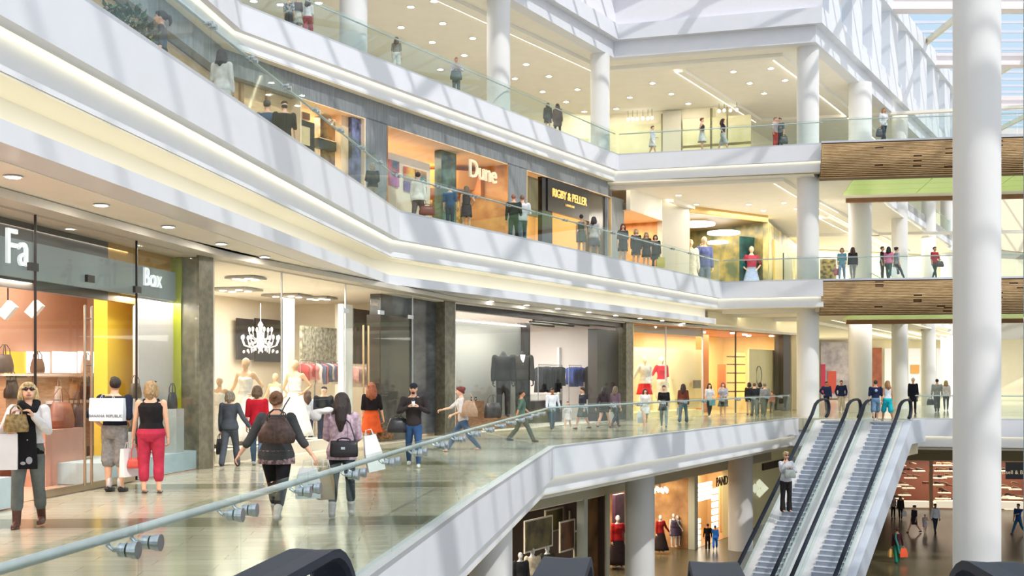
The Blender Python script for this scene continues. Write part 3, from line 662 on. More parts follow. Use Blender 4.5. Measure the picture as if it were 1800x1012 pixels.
    for s in (-1, 1):
        H0, Kn, An, u, d = K[s]; m = MB(); th = 0 if An.z-mn < .03 else min(50, (An.z-mn)*260)
        R = Matrix.Rotation(math.radians(th), 3, 'X')
        def Q(x, y, z): return An+R @ Vector((x, y, z))
        if st == 'sandal': m.loft([(Q(0, .0, -.036), R @ Vector((.021, 0, 0)), R @ Vector((0, .03, 0)))]*1+[(Q(0, -.03, -.036), R @ Vector((.024, 0, 0)), R @ Vector((0, .062, 0))), (Q(0, -.03, -.028), R @ Vector((.024, 0, 0)), R @ Vector((0, .062, 0)))], 14); m.tube([Q(-.022, -.05, -.03), Q(0, -.05, -.008), Q(.022, -.05, -.03)], .005, 6)
        else:
            m.tube([Q(0, .022, -.017), Q(0, -.03, -.018), Q(0, -.082, -.022)], [.0235, .024, .0175], 12)
            m.loft([(Q(0, -.032, -.041), R @ Vector((.024, 0, 0)), R @ Vector((0, .072, 0))), (Q(0, -.032, -.033), R @ Vector((.025, 0, 0)), R @ Vector((0, .073, 0)))], 16)
        if st in ('boot', 'highboot'):
            hgt = .45 if st == 'highboot' else .28; m.tube([Q(0, .004, -.01), An-d*.228*hgt*.5, An-d*.228*hgt], [.027, .030, .034], 14)
        fin(m, {'boot': 'boot', 'highboot': 'boot', 'sandal': 'sandal'}.get(st, 'shoe'), sc_ if not isinstance(sc_, tuple) else mat('leather_%d_%d_%d' % sc_, sc_, .4, noise=.2, nscale=30), vox*.8 if near else vox)
    # hair
    hs, hc = hair[0], hair[1]
    if hs != 'none':
        hm = hairm(hc); m = MB()
        if hs in ('cap', 'hat'):
            m.ell(hp(0, .014, .0), (.045, .05, .045), 14, 8, RH)
        elif hs == 'short': m.ell(hp(0, .016, .020), (.0505, .057, .056), 14, 9, RH); m.ell(hp(0, -.028, .054), (.036, .027, .02), 10, 6, RH)
        else:
            big = .059 if hs in ('curly', 'long', 'bob') else .053
            m.ell(hp(0, .016, .022), (big, .059, .058), 16, 10, RH); m.ell(hp(0, -.026, .05), (.038, .026, .022), 12, 6, RH)
            if hs == 'bob':
                for s in (-1, 1): m.tube([hp(.046*s, -.004, .02), hp(.051*s, .006, -.03), hp(.046*s, .014, -.062)], [.018, .022, .014], 9)
                m.tube([hp(0, .03, .0), hp(0, .04, -.04), hp(0, .036, -.07)], [.05, .046, .03], 12)
            if hs in ('long', 'curly'):
                dn = hair[2] if len(hair) > 2 else .13
                for s in (-1, 1): m.tube([hp(.044*s, -.004, .02), hp(.054*s, .008, -.04), T(.058*s, .0+.03, .87-dn*.6), T(.045*s, .045, .87-dn)], [.018, .022, .022, .01], 9)
                m.tube([hp(0, .03, .01), T(0, .05, .87), T(0, .062, .87-dn*.6), T(0, .066, .87-dn)], [.052, .052, .046, .022], 14)
                if hs == 'curly':
                    q = random.Random(3)
                    for _ in range(26): a = q.random()*6.28; zz = q.random(); m.ell(T(math.cos(a)*.052, .028+abs(math.sin(a))*.045, .96-zz*(.09+dn)), (.017, .017, .017), 8, 5)
            if hs == 'pony': m.tube([hp(0, .06, .03), hp(0, .092, .02), hp(0, .10, -.03), hp(0, .088, -.075)], [.014, .022, .02, .008], 10)
            if hs == 'bun': m.ell(hp(0, .066, .045), (.028, .026, .028), 10, 7); m.tube([hp(.03, .05, .0), hp(0, .065, -.02), hp(-.03, .05, .0)], .014, 8)
        fin(m, 'hair', hm, max(vox*.9, .008*h/1.68), 1, .5)
        if hs == 'cap':
            c = MB(); c.ell(hp(0, .006, .034), (.050, .056, .040), 16, 8, RH); c.loft([(hp(0, -.055, .024), RH @ Vector((.034, 0, 0)), RH @ Vector((0, .034, -.008))), (hp(0, -.055, .032), RH @ Vector((.036, 0, 0)), RH @ Vector((0, .036, -.008)))], 14)
            fin(c, 'cap', cloth(hair[2] if len(hair) > 2 else (38, 40, 48)), vox, 1)
        if hs == 'hat':
            c = MB(); c.ell(hp(0, .008, .04), (.054, .058, .042), 16, 8, RH); c.tube([hp(.05*math.cos(a), .006+.052*math.sin(a), .022) for a in [j*.449 for j in range(15)]], .011, 8); fin(c, 'hat', cloth(hair[2]), vox, 1)
    # face details
    if abs(((face+tn+180) % 360)-180) < 120 and px_m > 22 and hs is not None and cat == 'person':
        eb = mat('dark_eye', (34, 26, 24), .25); e = MB()
        if 'shades' in extra:
            for s in (-1, 1): e.ell(hp(.019*s, -.050, .014), (.0175, .010, .0135), 12, 7, RH)
            e.tube([hp(-.04, -.03, .018), hp(-.03, -.046, .02), hp(0, -.056, .02), hp(.03, -.046, .02), hp(.04, -.03, .018)], .003, 6)
            for s in (-1, 1): e.tube([hp(.04*s, -.03, .018), hp(.047*s, .008, .012)], .0028, 6)
            fin(e, 'sunglasses', mat('shades', (36, 24, 22), .12), None)
        else:
            for s in (-1, 1): e.ell(hp(.0175*s, -.044, .014), (.008, .005, .0045), 8, 5, RH)
            fin(e, 'eyes', eb, None)
        l = MB(); l.tube([hp(-.014, -.050, -.030), hp(0, -.056, -.031), hp(.014, -.050, -.030)], [.003, .0048, .003], 8); fin(l, 'lips', mat('lips', (176, 92, 84), .4), None)
    if 'shadestop' in extra:
        e = MB()
        for s in (-1, 1): e.ell(hp(.022*s, -.03, .068), (.018, .014, .008), 10, 5, RH)
        fin(e, 'sunglasses', mat('shades', (36, 24, 22), .12), None)
    if 'beard' in extra:
        e = MB(); e.ell(hp(0, -.03, -.043), (.026, .022, .018), 10, 6, RH); fin(e, 'beard', hairm(hc), vox, 1)
    M = t.matrix_basis.copy(); M = Matrix.LocRotScale(t.location, t.rotation_euler, None)
    def wp(v): return M @ Vector((v[0]*h, v[1]*h, (v[2]+dz)*h))
    info = {'t': t, 'w': wp, 'fin': fin, 'T': T, 'hp': hp, 'RH': RH, 'J': J, 'h': h, 'f': face,
            'hand': {s: wp(J[s][2]+J[s][4]*.055) for s in (-1, 1)}, 'sh': {s: wp(J[s][0]) for s in (-1, 1)}, 'vox': vox}
    return info

# ------------------------------------------------------------------ things people carry
def leather(rgb, rgb2=None): return mat('bag_%d_%d_%d%s' % (*rgb, '_p' if rgb2 else ''), rgb, .42, noise=.2 if not rgb2 else 0, nscale=14 if not rgb2 else 26, rgb2=rgb2, bump=.2)
def handbag(label, top, w, hgt, dep, rgb, rz=0, drop=.22, rgb2=None, cat='handbag', group=None, stand=False, taper=.8, name='handbag'):
    """top = point the handles hang from (or, if stand, the middle of the bag's foot)"""
    z0 = 0 if stand else -drop-hgt
    t = thing(name, label, cat, top, rz, group); mt = leather(rgb, rgb2); m = MB()
    m.loft([(Vector((0, 0, z0+a*hgt)), Vector((w/2*k, 0, 0)), Vector((0, dep/2*q, 0))) for a, k, q in ((0, .88, .8), (.04, 1, 1), (.35, 1.03, 1.02), (.7, (1+taper)/2, .8), (1, taper, .35))], 22)
    for i, v in enumerate(m.v):          # square the oval section
        x, y, z = v; sx = abs(x)/(w/2*1.03); m.v[i] = (x, math.copysign(abs(y)**.75*(dep/2)**.25, y) if y else 0, z)
    m.obj('bag_body', mt, t, smooth=True)
    z1 = z0+hgt; hx = w*.24; d = drop if not stand else hgt*.55; m = MB()
    for s in (-1, 1):
        m.tube([(-hx, s*dep*.2, z1-hgt*.12), (-hx*.9, s*dep*.2, z1+d*.5), (-hx*.35, s*dep*.08, z1+d*.95), (hx*.35, s*dep*.08, z1+d*.95), (hx*.9, s*dep*.2, z1+d*.5), (hx, s*dep*.2, z1-hgt*.12)], .008, 7)
    m.obj('bag_handle', mt, t, smooth=True); return t
def paperbag(label, top, w, hgt, dep, rgb, rz=0, drop=.1, txt=None, group=None, crumple=False, tilt=0):
    t = thing('shopping_bag', label, 'shopping bag', top, rz, group); mt = mat('paper_%d_%d_%d' % rgb, rgb, .7, noise=.04, nscale=6, bump=.2); z1 = -drop; z0 = z1-hgt; m = MB()
    if tilt: t.rotation_euler = (0, tilt, rz)
    k = .86 if crumple else 1.0; a = [(-w/2*k, -dep/2), (w/2*k, -dep/2), (w/2*k, dep/2), (-w/2*k, dep/2)]
    vs = [(x, y, z0) for x, y in a]+[(x*1.02, y*(.9), (z0+z1)/2) for x, y in a]+[(x*(.7 if crumple else 1.01), y*.55, z1) for x, y in a]
    fs = [(3, 2, 1, 0)]+[(r*4+i, r*4+(i+1) % 4, r*4+4+(i+1) % 4, r*4+4+i) for r in (0, 1) for i in range(4)]+([(8, 9, 10, 11)] if crumple else [])
    m.add(vs, fs); o = m.obj('bag_body', mt, t); s = o.modifiers.new('s', 'SOLIDIFY'); s.thickness = .003; BAKE.append(o)
    m = MB()
    for q in (-1, 1): m.tube([(-w*.2, q*dep*.27, z1-.01), (-w*.14, q*dep*.1, z1+drop*.9), (w*.14, q*dep*.1, z1+drop*.9), (w*.2, q*dep*.27, z1-.01)], .004, 6)
    m.obj('bag_handle', mat('cord_white', (220, 220, 216), .6), t, smooth=True)
    if txt: text('lettering', txt, w*.115, mat('print_grey', (96, 100, 110), .6), (0, -dep/2-.002, z0+hgt*.22), parent=t, ext=.001)
    return t
def strap(P, a, b, rgb, sag=0):          # shoulder strap, child of a bag thing
    m = MB(); iv = Matrix.LocRotScale(P.location, P.rotation_euler, None).inverted(); m.tube([iv @ Vector(q) for q in (a+b if isinstance(a, list) else [a, b])], .009, 6); return m.obj('strap', leather(rgb), P, smooth=True)

# ================================================================== SHOPS
NW = [100]
def room(a, b, depth, z0, z1, back, side=None, ceil=None, floor=None, watts=120, lc=(1, .93, .82), name='shop', sides=(1, 1), lab=None):
    n, d = nrm(a, b); a = V2(a); b = V2(b); c = b+n*depth; e = a+n*depth; NW[0] += 1; k = NW[0]
    side = side or back; ceil = ceil or WARM
    struct(MB().wall(e, c, z0, z1, .1).obj('wall_back_%d' % k, back), lab)
    if sides[0]: struct(MB().prism([a, e, e-d*.06, a-d*.06], z0, z1).obj('wall_side_%d' % k, side))
    if sides[1]: struct(MB().prism([b, c, c+d*.06, b+d*.06], z0, z1).obj('wall_side_%d' % (k+100), side))
    struct(MB().prism([a, b, c, e], z1-.03, z1).obj('ceiling_shop_%d' % k, ceil))
    if floor: struct(MB().prism([a, b, c, e], z0+.001, z0+.012).obj('floor_shop_%d' % k, floor))
    L = bpy.data.lights.new('shop_fill', 'AREA'); L.shape = 'RECTANGLE'; L.size = (b-a).length*.7; L.size_y = depth*.6; L.energy = watts; L.color = lc  # area light added under the ceiling to brighten the closed room
    o = bpy.data.objects.new('shop_fill', L); COL.objects.link(o); m = (a+b+c+e)/4; o.location = (m.x, m.y, z1-.12); o.rotation_euler = (0, 0, math.atan2(d.y, d.x))
def board(line, off, px0, px1, y0, y1, th, m, name=None, lab=None, cat=None, parent=None, z=None, grp=None):
    """upright panel: pixel columns px0..px1 on the plan line moved in by off; rows y0 (top) and y1 give its heights"""
    p = hit(px0, *line, off); q = hit(px1, *line, off); Y = (p.y+q.y)/2; z1 = zat(y0, Y) if z is None else z[1]; z0 = zat(y1, Y) if z is None else z[0]
    o = MB().wall(p, q, z0, z1, th).obj(name or 'wall_panel', m, parent)
    if cat: tag(o, lab, cat, grp)
    elif parent is None: struct(o, lab)
    return o, (p+q)/2, z0, z1
def spot(px, y, line, off, rz=None):    # point on a plan line
    p = hit(px, *line, off); return Vector((p.x, p.y, zat(y, p.y)))
def ang(line): d = V2(line[1])-V2(line[0]); return math.atan2(d.y, d.x)
LA = (S1[1], S1[2]); LB = (S1[2], S1[3]); LC = (S1[3], S1[4]); LD = (S1[4], S1[5])
DARKW = mat('dark_brown_wall', (58, 48, 42), .4, noise=.1, nscale=3); PINK = mat('pink_wall', (200, 152, 128), .7, noise=.04); YEL = mat('yellow_wall', (250, 208, 60), .6, noise=.04)
LIME = mat('lime_wall', (176, 176, 36), .35, rgb2=(128, 138, 26), nscale=3, stretch=(1, 1, .15)); BLUEG = mat('blue_grey', (168, 188, 196), .5, noise=.05); SIGNG = mat('sign_band_grey', (132, 142, 146), .5, noise=.04)
PALE = mat('pale_display', (216, 208, 204), .5, noise=.04); SIGNL = mat('sign_letter', (236, 240, 244), .3, emit=.5); OAK = mat('oak_drawer', (206, 170, 136), .5, rgb2=(184, 146, 112), nscale=4, stretch=(1, 1, 8))
# piers between the shops
for k, (px0, px1, ln, lb) in enumerate([(350, 375, LB, 'brown stone pier between bag shop and bridal shop'), (782, 800, LC, 'brown stone pier beside the suit shop'), (1101, 1113, LD, 'brown stone pier beside the lingerie shop'), (1377, 1390, LD, 'dark post at the end of the glass shopfronts')]):
    p = hit(px0, *ln, -.12); q = hit(px1, *ln, -.12); struct(MB().wall(p, q, 0, 4.0, .5).obj('wall_pier_%d' % (k+1), PIER if k < 3 else DARKW), lb)
def winfill(line, off, px0, px1, z, w, lc=(1, .93, .84)):  # added fill light for the dark zone just behind a shop window
    p = hit(px0, *line, off); q = hit(px1, *line, off); L = bpy.data.lights.new('window_fill', 'AREA'); L.shape = 'RECTANGLE'; L.size = (q-p).length*.8; L.size_y = .3; L.energy = w; L.color = lc
    o = bpy.data.objects.new('window_fill', L); COL.objects.link(o); m = (p+q)/2; o.location = (m.x, m.y, z); o.rotation_euler = (0, 0, ang(line))
winfill(LC, .7, 802, 924, 3.5, 200); winfill(LD, .8, 1116, 1232, 3.6, 120, (1, .9, .72)); winfill(LA, .5, 200, 316, 3.1, 60); winfill(LB, .7, 380, 600, 3.9, 150); winfill(LA, .6, -30, 60, 3.1, 40)
for X, Y, z, w, e in ((17, 58, 4.8, 5, 500), (30, 85, 4.8, 14, 2200), (14, 64, 10.6, 7, 700), (24, 82, 10.6, 14, 2200)):      # added fill lights without fittings, brightening the deep galleries
    L = bpy.data.lights.new('gallery_fill', 'AREA'); L.size = w; L.energy = e; L.color = (1, .93, .8); o = bpy.data.objects.new('gallery_fill', L); COL.objects.link(o); o.location = (X, Y, z)
# ---------- handbag shop
a0 = Vector((-7.9, 7.8)); b0 = hit(349, *LB, 0)
room((-7.85, 8.1), (-5.83, 22.75), 2.4, 0, 4.0, PINK, PINK, mat('shop_ceiling_a', (212, 196, 180), .7), SHOPFL, 480, (1, .9, .8), lab='dusky pink back wall of the bag shop')
board(LA, .55, -60, 190, 0, 0, .1, DARKW, lab='dark brown bulkhead over the bag shop door', z=(3.0, 3.98)); board(LA, .55, 190, 352, 0, 0, .1, mat('amber_wall', (178, 134, 54), .4, noise=.1), z=(3.0, 3.98))
board(LA, .45, -60, 318, 0, 0, .08, SIGNG, name='sign_band', lab='grey sign band with white letters over the bag shop', cat='sign', z=(3.14, 3.68))
for tx, px, y, sz in (('Fa', 30, 438, .72), ('Box', 268, 490, .46)):
    p = hit(px, *LA, .42); o = text('sign_letters', tx, sz, SIGNL, (p.x, p.y, zat(y, p.y)), rz=ang(LA), ext=.02); tag(o, 'white letters %s on the grey sign band' % tx, 'sign lettering')
board(LA, .95, 189, 240, 0, 0, .25, YEL, lab='bright yellow display column', z=(.02, 3.2)); board(LA, 2.25, 12, 48, 618, 700, .05, YEL, lab='yellow shelf back')
board(LA, .5, 243, 317, 0, 0, .1, PALE, lab='pale grey display back panel', z=(.38, 3.14)); board(LA, .35, 318, 351, 0, 0, .3, LIME, lab='lime green glossy return wall', z=(.36, 3.95))
board(LA, .05, 190, 351, 0, 0, 1.2, BLUEG, lab='blue grey window plinth', z=(0.02, .36)); board(LA, -.25, -300, 22, 0, 0, 1.0, BLUEG, lab='pale blue plinth at the shop entrance side', z=(.02, .42))
# shelving
t = thing('display_shelves', 'wall of backlit shelves and oak drawers holding handbags', 'shelving', (0, 0, 0))
for i, (u0, u1) in enumerate([(50, 88), (95, 135), (140, 180)]):
    board(LA, 2.2, u0, u1, 618, 655, .04, glow('backlit', (255, 246, 236), 2.2), 'light_panel', parent=t)
board(LA, 1.9, 10, 182, 657, 661, .4, mat('shelf_white', (240, 232, 226), .5), 'shelf', parent=t); board(LA, 1.9, 90, 182, 703, 708, .4, MATS['shelf_white'], 'shelf', parent=t); board(LA, 2.0, 10, 182, 663, 790, .3, OAK, 'drawer_bank', parent=t)
board(LA, .9, 80, 147, 0, 0, .5, mat('rose_cabinet', (192, 140, 120), .5, noise=.05), 'display_cabinet', 'low rose coloured cabinet carrying large brown handbags', 'cabinet', z=(.013, zat(752, hit(110, *LA, 1.1).y)))
BAGS = [(8, 655, 2.9, .42, .30, (92, 72, 64)), (66, 655, 2.95, .36, .24, (122, 88, 70)), (152, 655, 2.95, .34, .24, (214, 180, 160)), (172, 655, 2.9, .24, .22, (120, 70, 60)), (102, 702, 2.95, .26, .24, (236, 224, 214)), (128, 700, 2.9, .3, .3, (206, 166, 128)),
        (150, 700, 2.7, .40, .30, (92, 56, 44)), (58, 700, 2.9, .3, .26, (176, 120, 96)), (20, 700, 2.9, .36, .3, (60, 48, 44)), (108, 752, 1.1, .62, .42, (150, 88, 62)), (138, 752, 1.1, .40, .40, (84, 52, 42)), (238, 700, .45, .34, .26, (86, 66, 40)), (303, 718, .25, .3, .3, (44, 40, 44)), (226, 758, .25, .3, .34, (100, 82, 60))]
cn = ['at the shop edge', 'under the first light panel', 'pale pink', 'small red brown', 'small ivory', 'caramel', 'two-tone dark', 'russet', 'black', 'largest saddle brown', 'dark chocolate', 'tall bronze', 'black ruffled', 'olive brown']
for i, (px, y, off, w, hh, c) in enumerate(BAGS):
    off = 2.0 if off > 2.5 else off
    p = spot(px, y, LA, off)
    if i < 9: lb = 'handbag on the backlit shelves, the %s one' % cn[i]
    else: lb = '%s handbag displayed in the bag shop window' % cn[i]
    handbag(lb, p, w, hh, w*.45, c, ang(LA), stand=True, group='handbags on display')
for px, z1, of_, lb in ((238, zat(700, hit(238, *LA, .45).y), .45, 'under the tall bronze bag'), (303, zat(718, hit(303, *LA, .25).y), .25, 'under the black ruffled bag'), (226, zat(758, hit(226, *LA, .25).y), .25, 'under the olive brown bag')):
    p = hit(px, *LA, of_); tag(MB().box((p.x, p.y, (.36+z1)/2), (.34, .3, z1-.36), ang(LA)).obj('display_plinth', mat('clear_plinth', (176, 180, 176), .15, noise=.05)), 'grey display plinth in the bag shop window %s' % lb, 'plinth')
# glass front
t = thing('shop_glazing', 'full height glass front and double doors of the bag shop', 'shopfront', (0, 0, 0))
for u0, u1 in ((-120, 60), (64, 238), (242, 349)): board(LA, .0, u0, u1, 0, 0, .015, SHOPGLASS, 'glass_pane', parent=t, z=(.02, 3.98))
for px in (62, 240): p = hit(px, *LA, 0); MB().box((p.x, p.y, 2), (.025, .03, 3.95), ang(LA)).obj('glass_joint', BLACK, t)
for px, y in ((58, 469), (241, 509), (158, 490)): p = spot(px, y, LA, -.02); MB().box(p, (.22, .05, .11), ang(LA)).obj('patch_fitting', BLACK, t)
for px in (149, 161):
    p = hit(px, *LA, -.1); m = MB(); m.tube([(p.x, p.y, .12), (p.x, p.y, 2.78)], .022, 10); m.obj('pull_handle', mat('warm_steel', (176, 160, 140), .3, .9), t, smooth=True)
for z in (.5, 1.9, 2.6): p = hit(149, *LA, -.1); q = hit(161, *LA, -.1); MB().tube([(p.x, p.y, z), (q.x, q.y, z)], .01, 6).obj('crossbar', MATS['warm_steel'], t)
board(LA, -.01, 66, 238, 0, 0, .05, MATS['warm_steel'], 'bottom_rail', parent=t, z=(.02, .12))
# track spotlights
board(LA, 1.5, -40, 186, 0, 0, .06, BLACK, 'lighting_track', 'black lighting track across the bag shop ceiling', 'lighting track', z=(3.3, 3.42))
for px, y in ((14, 545), (61, 543)):
    p = spot(px, y, LA, 1.5); t = thing('track_spotlight', 'white box spotlight hanging from the track, %s' % ('at the shop edge' if px < 30 else 'beside the glass joint'), 'spotlight', p)
    m = MB(); m.tube([(0, 0, 3.97-p.z), (0, 0, .1)], .012, 6); m.obj('stem', BLACK, t); R = Matrix.Rotation(.7, 3, 'Y'); m = MB(); m.box((0, 0, 0), (.16, .14, .26)); m.v = [R @ Vector(v) for v in m.v]; m.obj('housing', mat('lamp_white', (236, 230, 220), .4, emit=.2), t)
# ---------- bridal shop
room(hit(377, *LB, 0), hit(781, *LB, 0), 5.0, 0, 4.0, mat('cream_wall', (236, 224, 204), .6, noise=.03), None, mat('shop_ceiling_b', (238, 230, 218), .7), mat('cream_tile', (226, 214, 192), .2), 420, (1, .95, .86), lab='cream walls of the bridal shop')
DK = mat('dark_print', (62, 54, 58), .4, rgb2=(40, 34, 38), nscale=2)
for u0, u1, y0, y1, o_ in ((418, 446, 560, 632, 4.8), (450, 512, 562, 636, 4.8)): board(LB, o_, u0, u1, y0, y1, .06, DK, 'wall_picture', 'dark framed picture on the cream bridal shop wall, the %s one' % ('narrow' if u0 < 440 else 'wide'), 'picture')
m_ = mat('dotted_screen', (120, 116, 98), .3, rgb2=(210, 204, 180), nscale=9)
board(LB, 3.1, 531, 597, 575, 658, .08, m_, 'dotted_screen', 'dark screen sprinkled with pale dots in the bridal shop', 'screen')
for u0, u1, y0, y1 in ((506, 518, 520, 720), (604, 620, 535, 800), (597, 604, 535, 760)): board(LB, 3.0 if u0 < 600 else .5, u0, u1, y0, y1, .15, mat('portal_white', (238, 232, 220), .5), 'wall_portal', 'white portal frame')
board(LB, 2.4, 622, 667, 545, 640, .06, DK, 'wall_picture', 'dark picture behind the bridal shop doors', 'picture')
def rack(line, off, px0, px1, ytop, colors, lab, cname='garment', ln=.85, z0=0):
    p = hit(px0, *line, off); q = hit(px1, *line, off); z = zat(ytop, (p.y+q.y)/2); d = (q-p); L = d.length; d.normalize(); n = Vector((-d.y, d.x))
    t = thing('clothes_rail', lab+' rail', 'clothes rail', (p.x, p.y, z0)); m = MB(); m.tube([(0, 0, z-z0), (q.x-p.x, q.y-p.y, z-z0)], .015, 6)
    for w in (Vector((0, 0)), q-p): m.tube([(w.x, w.y, 0), (w.x, w.y, z-z0)], .014, 6)
    m.obj('frame', STEEL, t)
    k = max(3, int(L/.17)); src = {}
    for i in range(k):
        c = colors[i % len(colors)]; o = p+d*(L*(i+.5)/k)
        if c not in src:
            g = MB(); hw = .22
            g.loft([(Vector((0, 0, zz)), Vector((d.x*.035, d.y*.035, 0)), Vector((n.x*w_, n.y*w_, 0))) for zz, w_ in ((-.06, .05), (-.1, hw*.7), (-.16, hw), (-.3, hw*.9), (-ln*.6, hw*.85), (-ln, hw))], 12)
            g.tube([(0, 0, -.05), (0, 0, .02)], .006, 5); src[c] = g.obj(cname, cloth(c), smooth=True); ob = src[c]
        else: ob = src[c].copy(); COL.objects.link(ob)
        ob.location = (o.x, o.y, z-.02); ob.scale = (1, 1, random.uniform(.8, 1.12)); ob.rotation_euler = (0, 0, random.uniform(-.25, .25)); tag(ob, 'garment hanging on the %s, in colour tone %s' % (lab, TONE(c)), 'garment', lab+' garments')
def TONE(c):
    r, g, b = c; mx = max(c)
    if mx < 70: return 'black'
    if max(c)-min(c) < 24: return 'white' if mx > 200 else 'grey'
    if r == mx: return 'red' if g < r*.55 else 'beige' if r > 180 else 'brown'
    return 'blue' if b == mx else 'green'
rack(LB, 2.4, 528, 552, 634, [(206, 90, 90), (222, 150, 150)], 'red garment rail of the bridal shop', ln=.5)
rack(LB, 2.3, 554, 602, 634, [(214, 200, 190), (120, 120, 150), (206, 120, 110), (96, 104, 130)], 'mixed garment rail of the bridal shop', ln=.6)
rack(LB, 1.8, 618, 668, 640, [(222, 170, 166), (214, 196, 186)], 'blush garment rail behind the doors', ln=.6)
WGOWN = (244, 240, 234); MANNS = mat('mannequin_tan', (206, 168, 130), .35, noise=.05)
for px, hd, lb in ((386, 662, 'headless'), (432, 628, 'largest'), (484, 655, 'smaller'), (519, 632, 'tall')):
    p = hit(px, *LB, 1.0 if px != 484 else 2.0); h = zat(hd, p.y)-.25
    I = person('mannequin', 'tan mannequin in a white wedding gown %s' % {386: 'next to the brown stone pier', 432: 'below the glass chandelier', 484: 'set back behind the others', 519: 'near the dotted screen'}[px], Vector((p.x, p.y, .25)), -20, h, ('none', None), ('gown', WGOWN), ('gown', WGOWN), ((220, 200, 180), 'shoe'), ('out', 'hip'), 'stand', 'f', MANNS, cat='mannequin', group='wedding mannequins')
board(LB, .35, 378, 600, 0, 0, 2.0, mat('cream_plinth', (232, 222, 206), .5), 'window_plinth', 'low cream plinth under the wedding mannequins', 'plinth', z=(.0, .25))
# chandelier
p = spot(458, 600, LB, 2.6); t = thing('chandelier', 'sparkling glass chandelier with curved arms in the bridal shop', 'chandelier', p)
m = MB(); m.tube([(0, 0, .95), (0, 0, .2)], .012, 6); m.lathe((0, 0, 0), [(.02, .5), (.07, .42), (.03, .3), (.09, .15), (.05, .0), (.1, -.12), (.02, -.25)], 14); m.obj('stem', mat('crystal', (246, 236, 226), .1, emit=.35), t, smooth=True)
m = MB(); bl = MB(); dr = MB()
for r_, n_, z_ in ((.46, 10, .0), (.28, 6, .2)):
    for i in range(n_):
        a = 6.283*i/n_; c, s_ = math.cos(a), math.sin(a)
        m.tube([(0, 0, z_-.05), (c*r_*.5, s_*r_*.5, z_-.16), (c*r_*.9, s_*r_*.9, z_-.1), (c*r_, s_*r_, z_+.02)], .012, 6)
        bl.ell((c*r_, s_*r_, z_+.1), (.03, .03, .06), 8, 6)
        for k in range(3): dr.ell((c*r_*(.5+.22*k), s_*r_*(.5+.22*k), z_-.2-.03*k), (.018, .018, .04), 6, 4)
m.obj('arms', MATS['crystal'], t, smooth=True); bl.obj('bulbs', glow('bulb', (255, 236, 206), 12), t); dr.obj('crystal_drops', MATS['crystal'], t)
def lightbox(px, y, line, off, w, zc, lab, n=4):
    p = hit(px, *line, off); t = thing('ceiling_light_box', lab, 'ceiling light', (p.x, p.y, zc), ang(line)); MB().box((0, 0, -.02), (w, w*1.2, .05)).obj('frame', mat('light_box_grey', (150, 144, 136), .5), t)
    for i in range(n): x = (i % 2-.5)*w*.5; y_ = (i//2-.5)*w*.5; MB().lathe((x, y_, -.06), [(.09, 0), (.07, .015)], 14).obj('lamp', LAMP, t)
lightbox(414, 0, LB, 3.2, .9, 3.95, 'square four-lamp ceiling light near the stone pier'); lightbox(505, 0, LB, 3.0, .9, 3.95, 'square four-lamp ceiling light above the wedding gowns')
lightbox(432, 0, LB, 1.2, .6, 3.95, 'square ceiling light just inside the bridal glass'); lightbox(560, 0, LB, 2.6, .7, 3.95, 'small ceiling light over the garment rails')
BRK = mat('dark_marble', (56, 48, 42), .22, rgb2=(40, 36, 34), nscale=5, stretch=(1, 1, 6)); GGL = mat('dark_gloss', (92, 96, 98), .12, rgb2=(70, 72, 78), nscale=1.2, stretch=(1, 1, 4))
board(LB, .35, 669, 724, 0, 0, .4, BRK, lab='polished dark brown stone wall beside the bridal doors', z=(0, 3.4)); board(LB, .45, 669, 782, 0, 0, .3, GGL, lab='smoky glass bulkhead', z=(3.4, 4.0))
p = hit(725, *LB, .3); board((p, hit(782, *LC, .3)), 0, 725, 782, 0, 0, .3, GGL, lab='smoky grey glass window with faint reflections', z=(0.1, 4.0))
t = thing('shop_glazing', 'clear glass front of the bridal shop with pull handles', 'shopfront', (0, 0, 0))
for u0, u1 in ((376, 494), (496, 606), (609, 668), (670, 724)): board(LB, .0, u0, u1, 0, 0, .015, SHOPGLASS, 'glass_pane', parent=t, z=(.02, 3.98))
for px in (495, 607, 725): p = hit(px, *LB, 0); MB().box((p.x, p.y, 2), (.03, .03, 3.95), ang(LB)).obj('glass_joint', ALU, t)
for px, y in ((607, 546), (722, 557), (670, 549)): p = spot(px, y, LB, -.02); MB().box(p, (.3, .05, .1), ang(LB)).obj('patch_fitting', ALU, t)
for px in (639, 648): p = hit(px, *LB, -.1); MB().tube([(p.x, p.y, .3), (p.x, p.y, 3.0)], .025, 10).obj('pull_handle', mat('brass_bar', (190, 160, 120), .3, .8), t, smooth=True)
o = text('sign_letters', 'haute', .22, mat('sign_faint', (170, 160, 150), .5), (*hit(658, *LB, -.02), 3.62), rz=ang(LB)); tag(o, 'faint small grey letters at the top of the bridal glass', 'sign lettering')
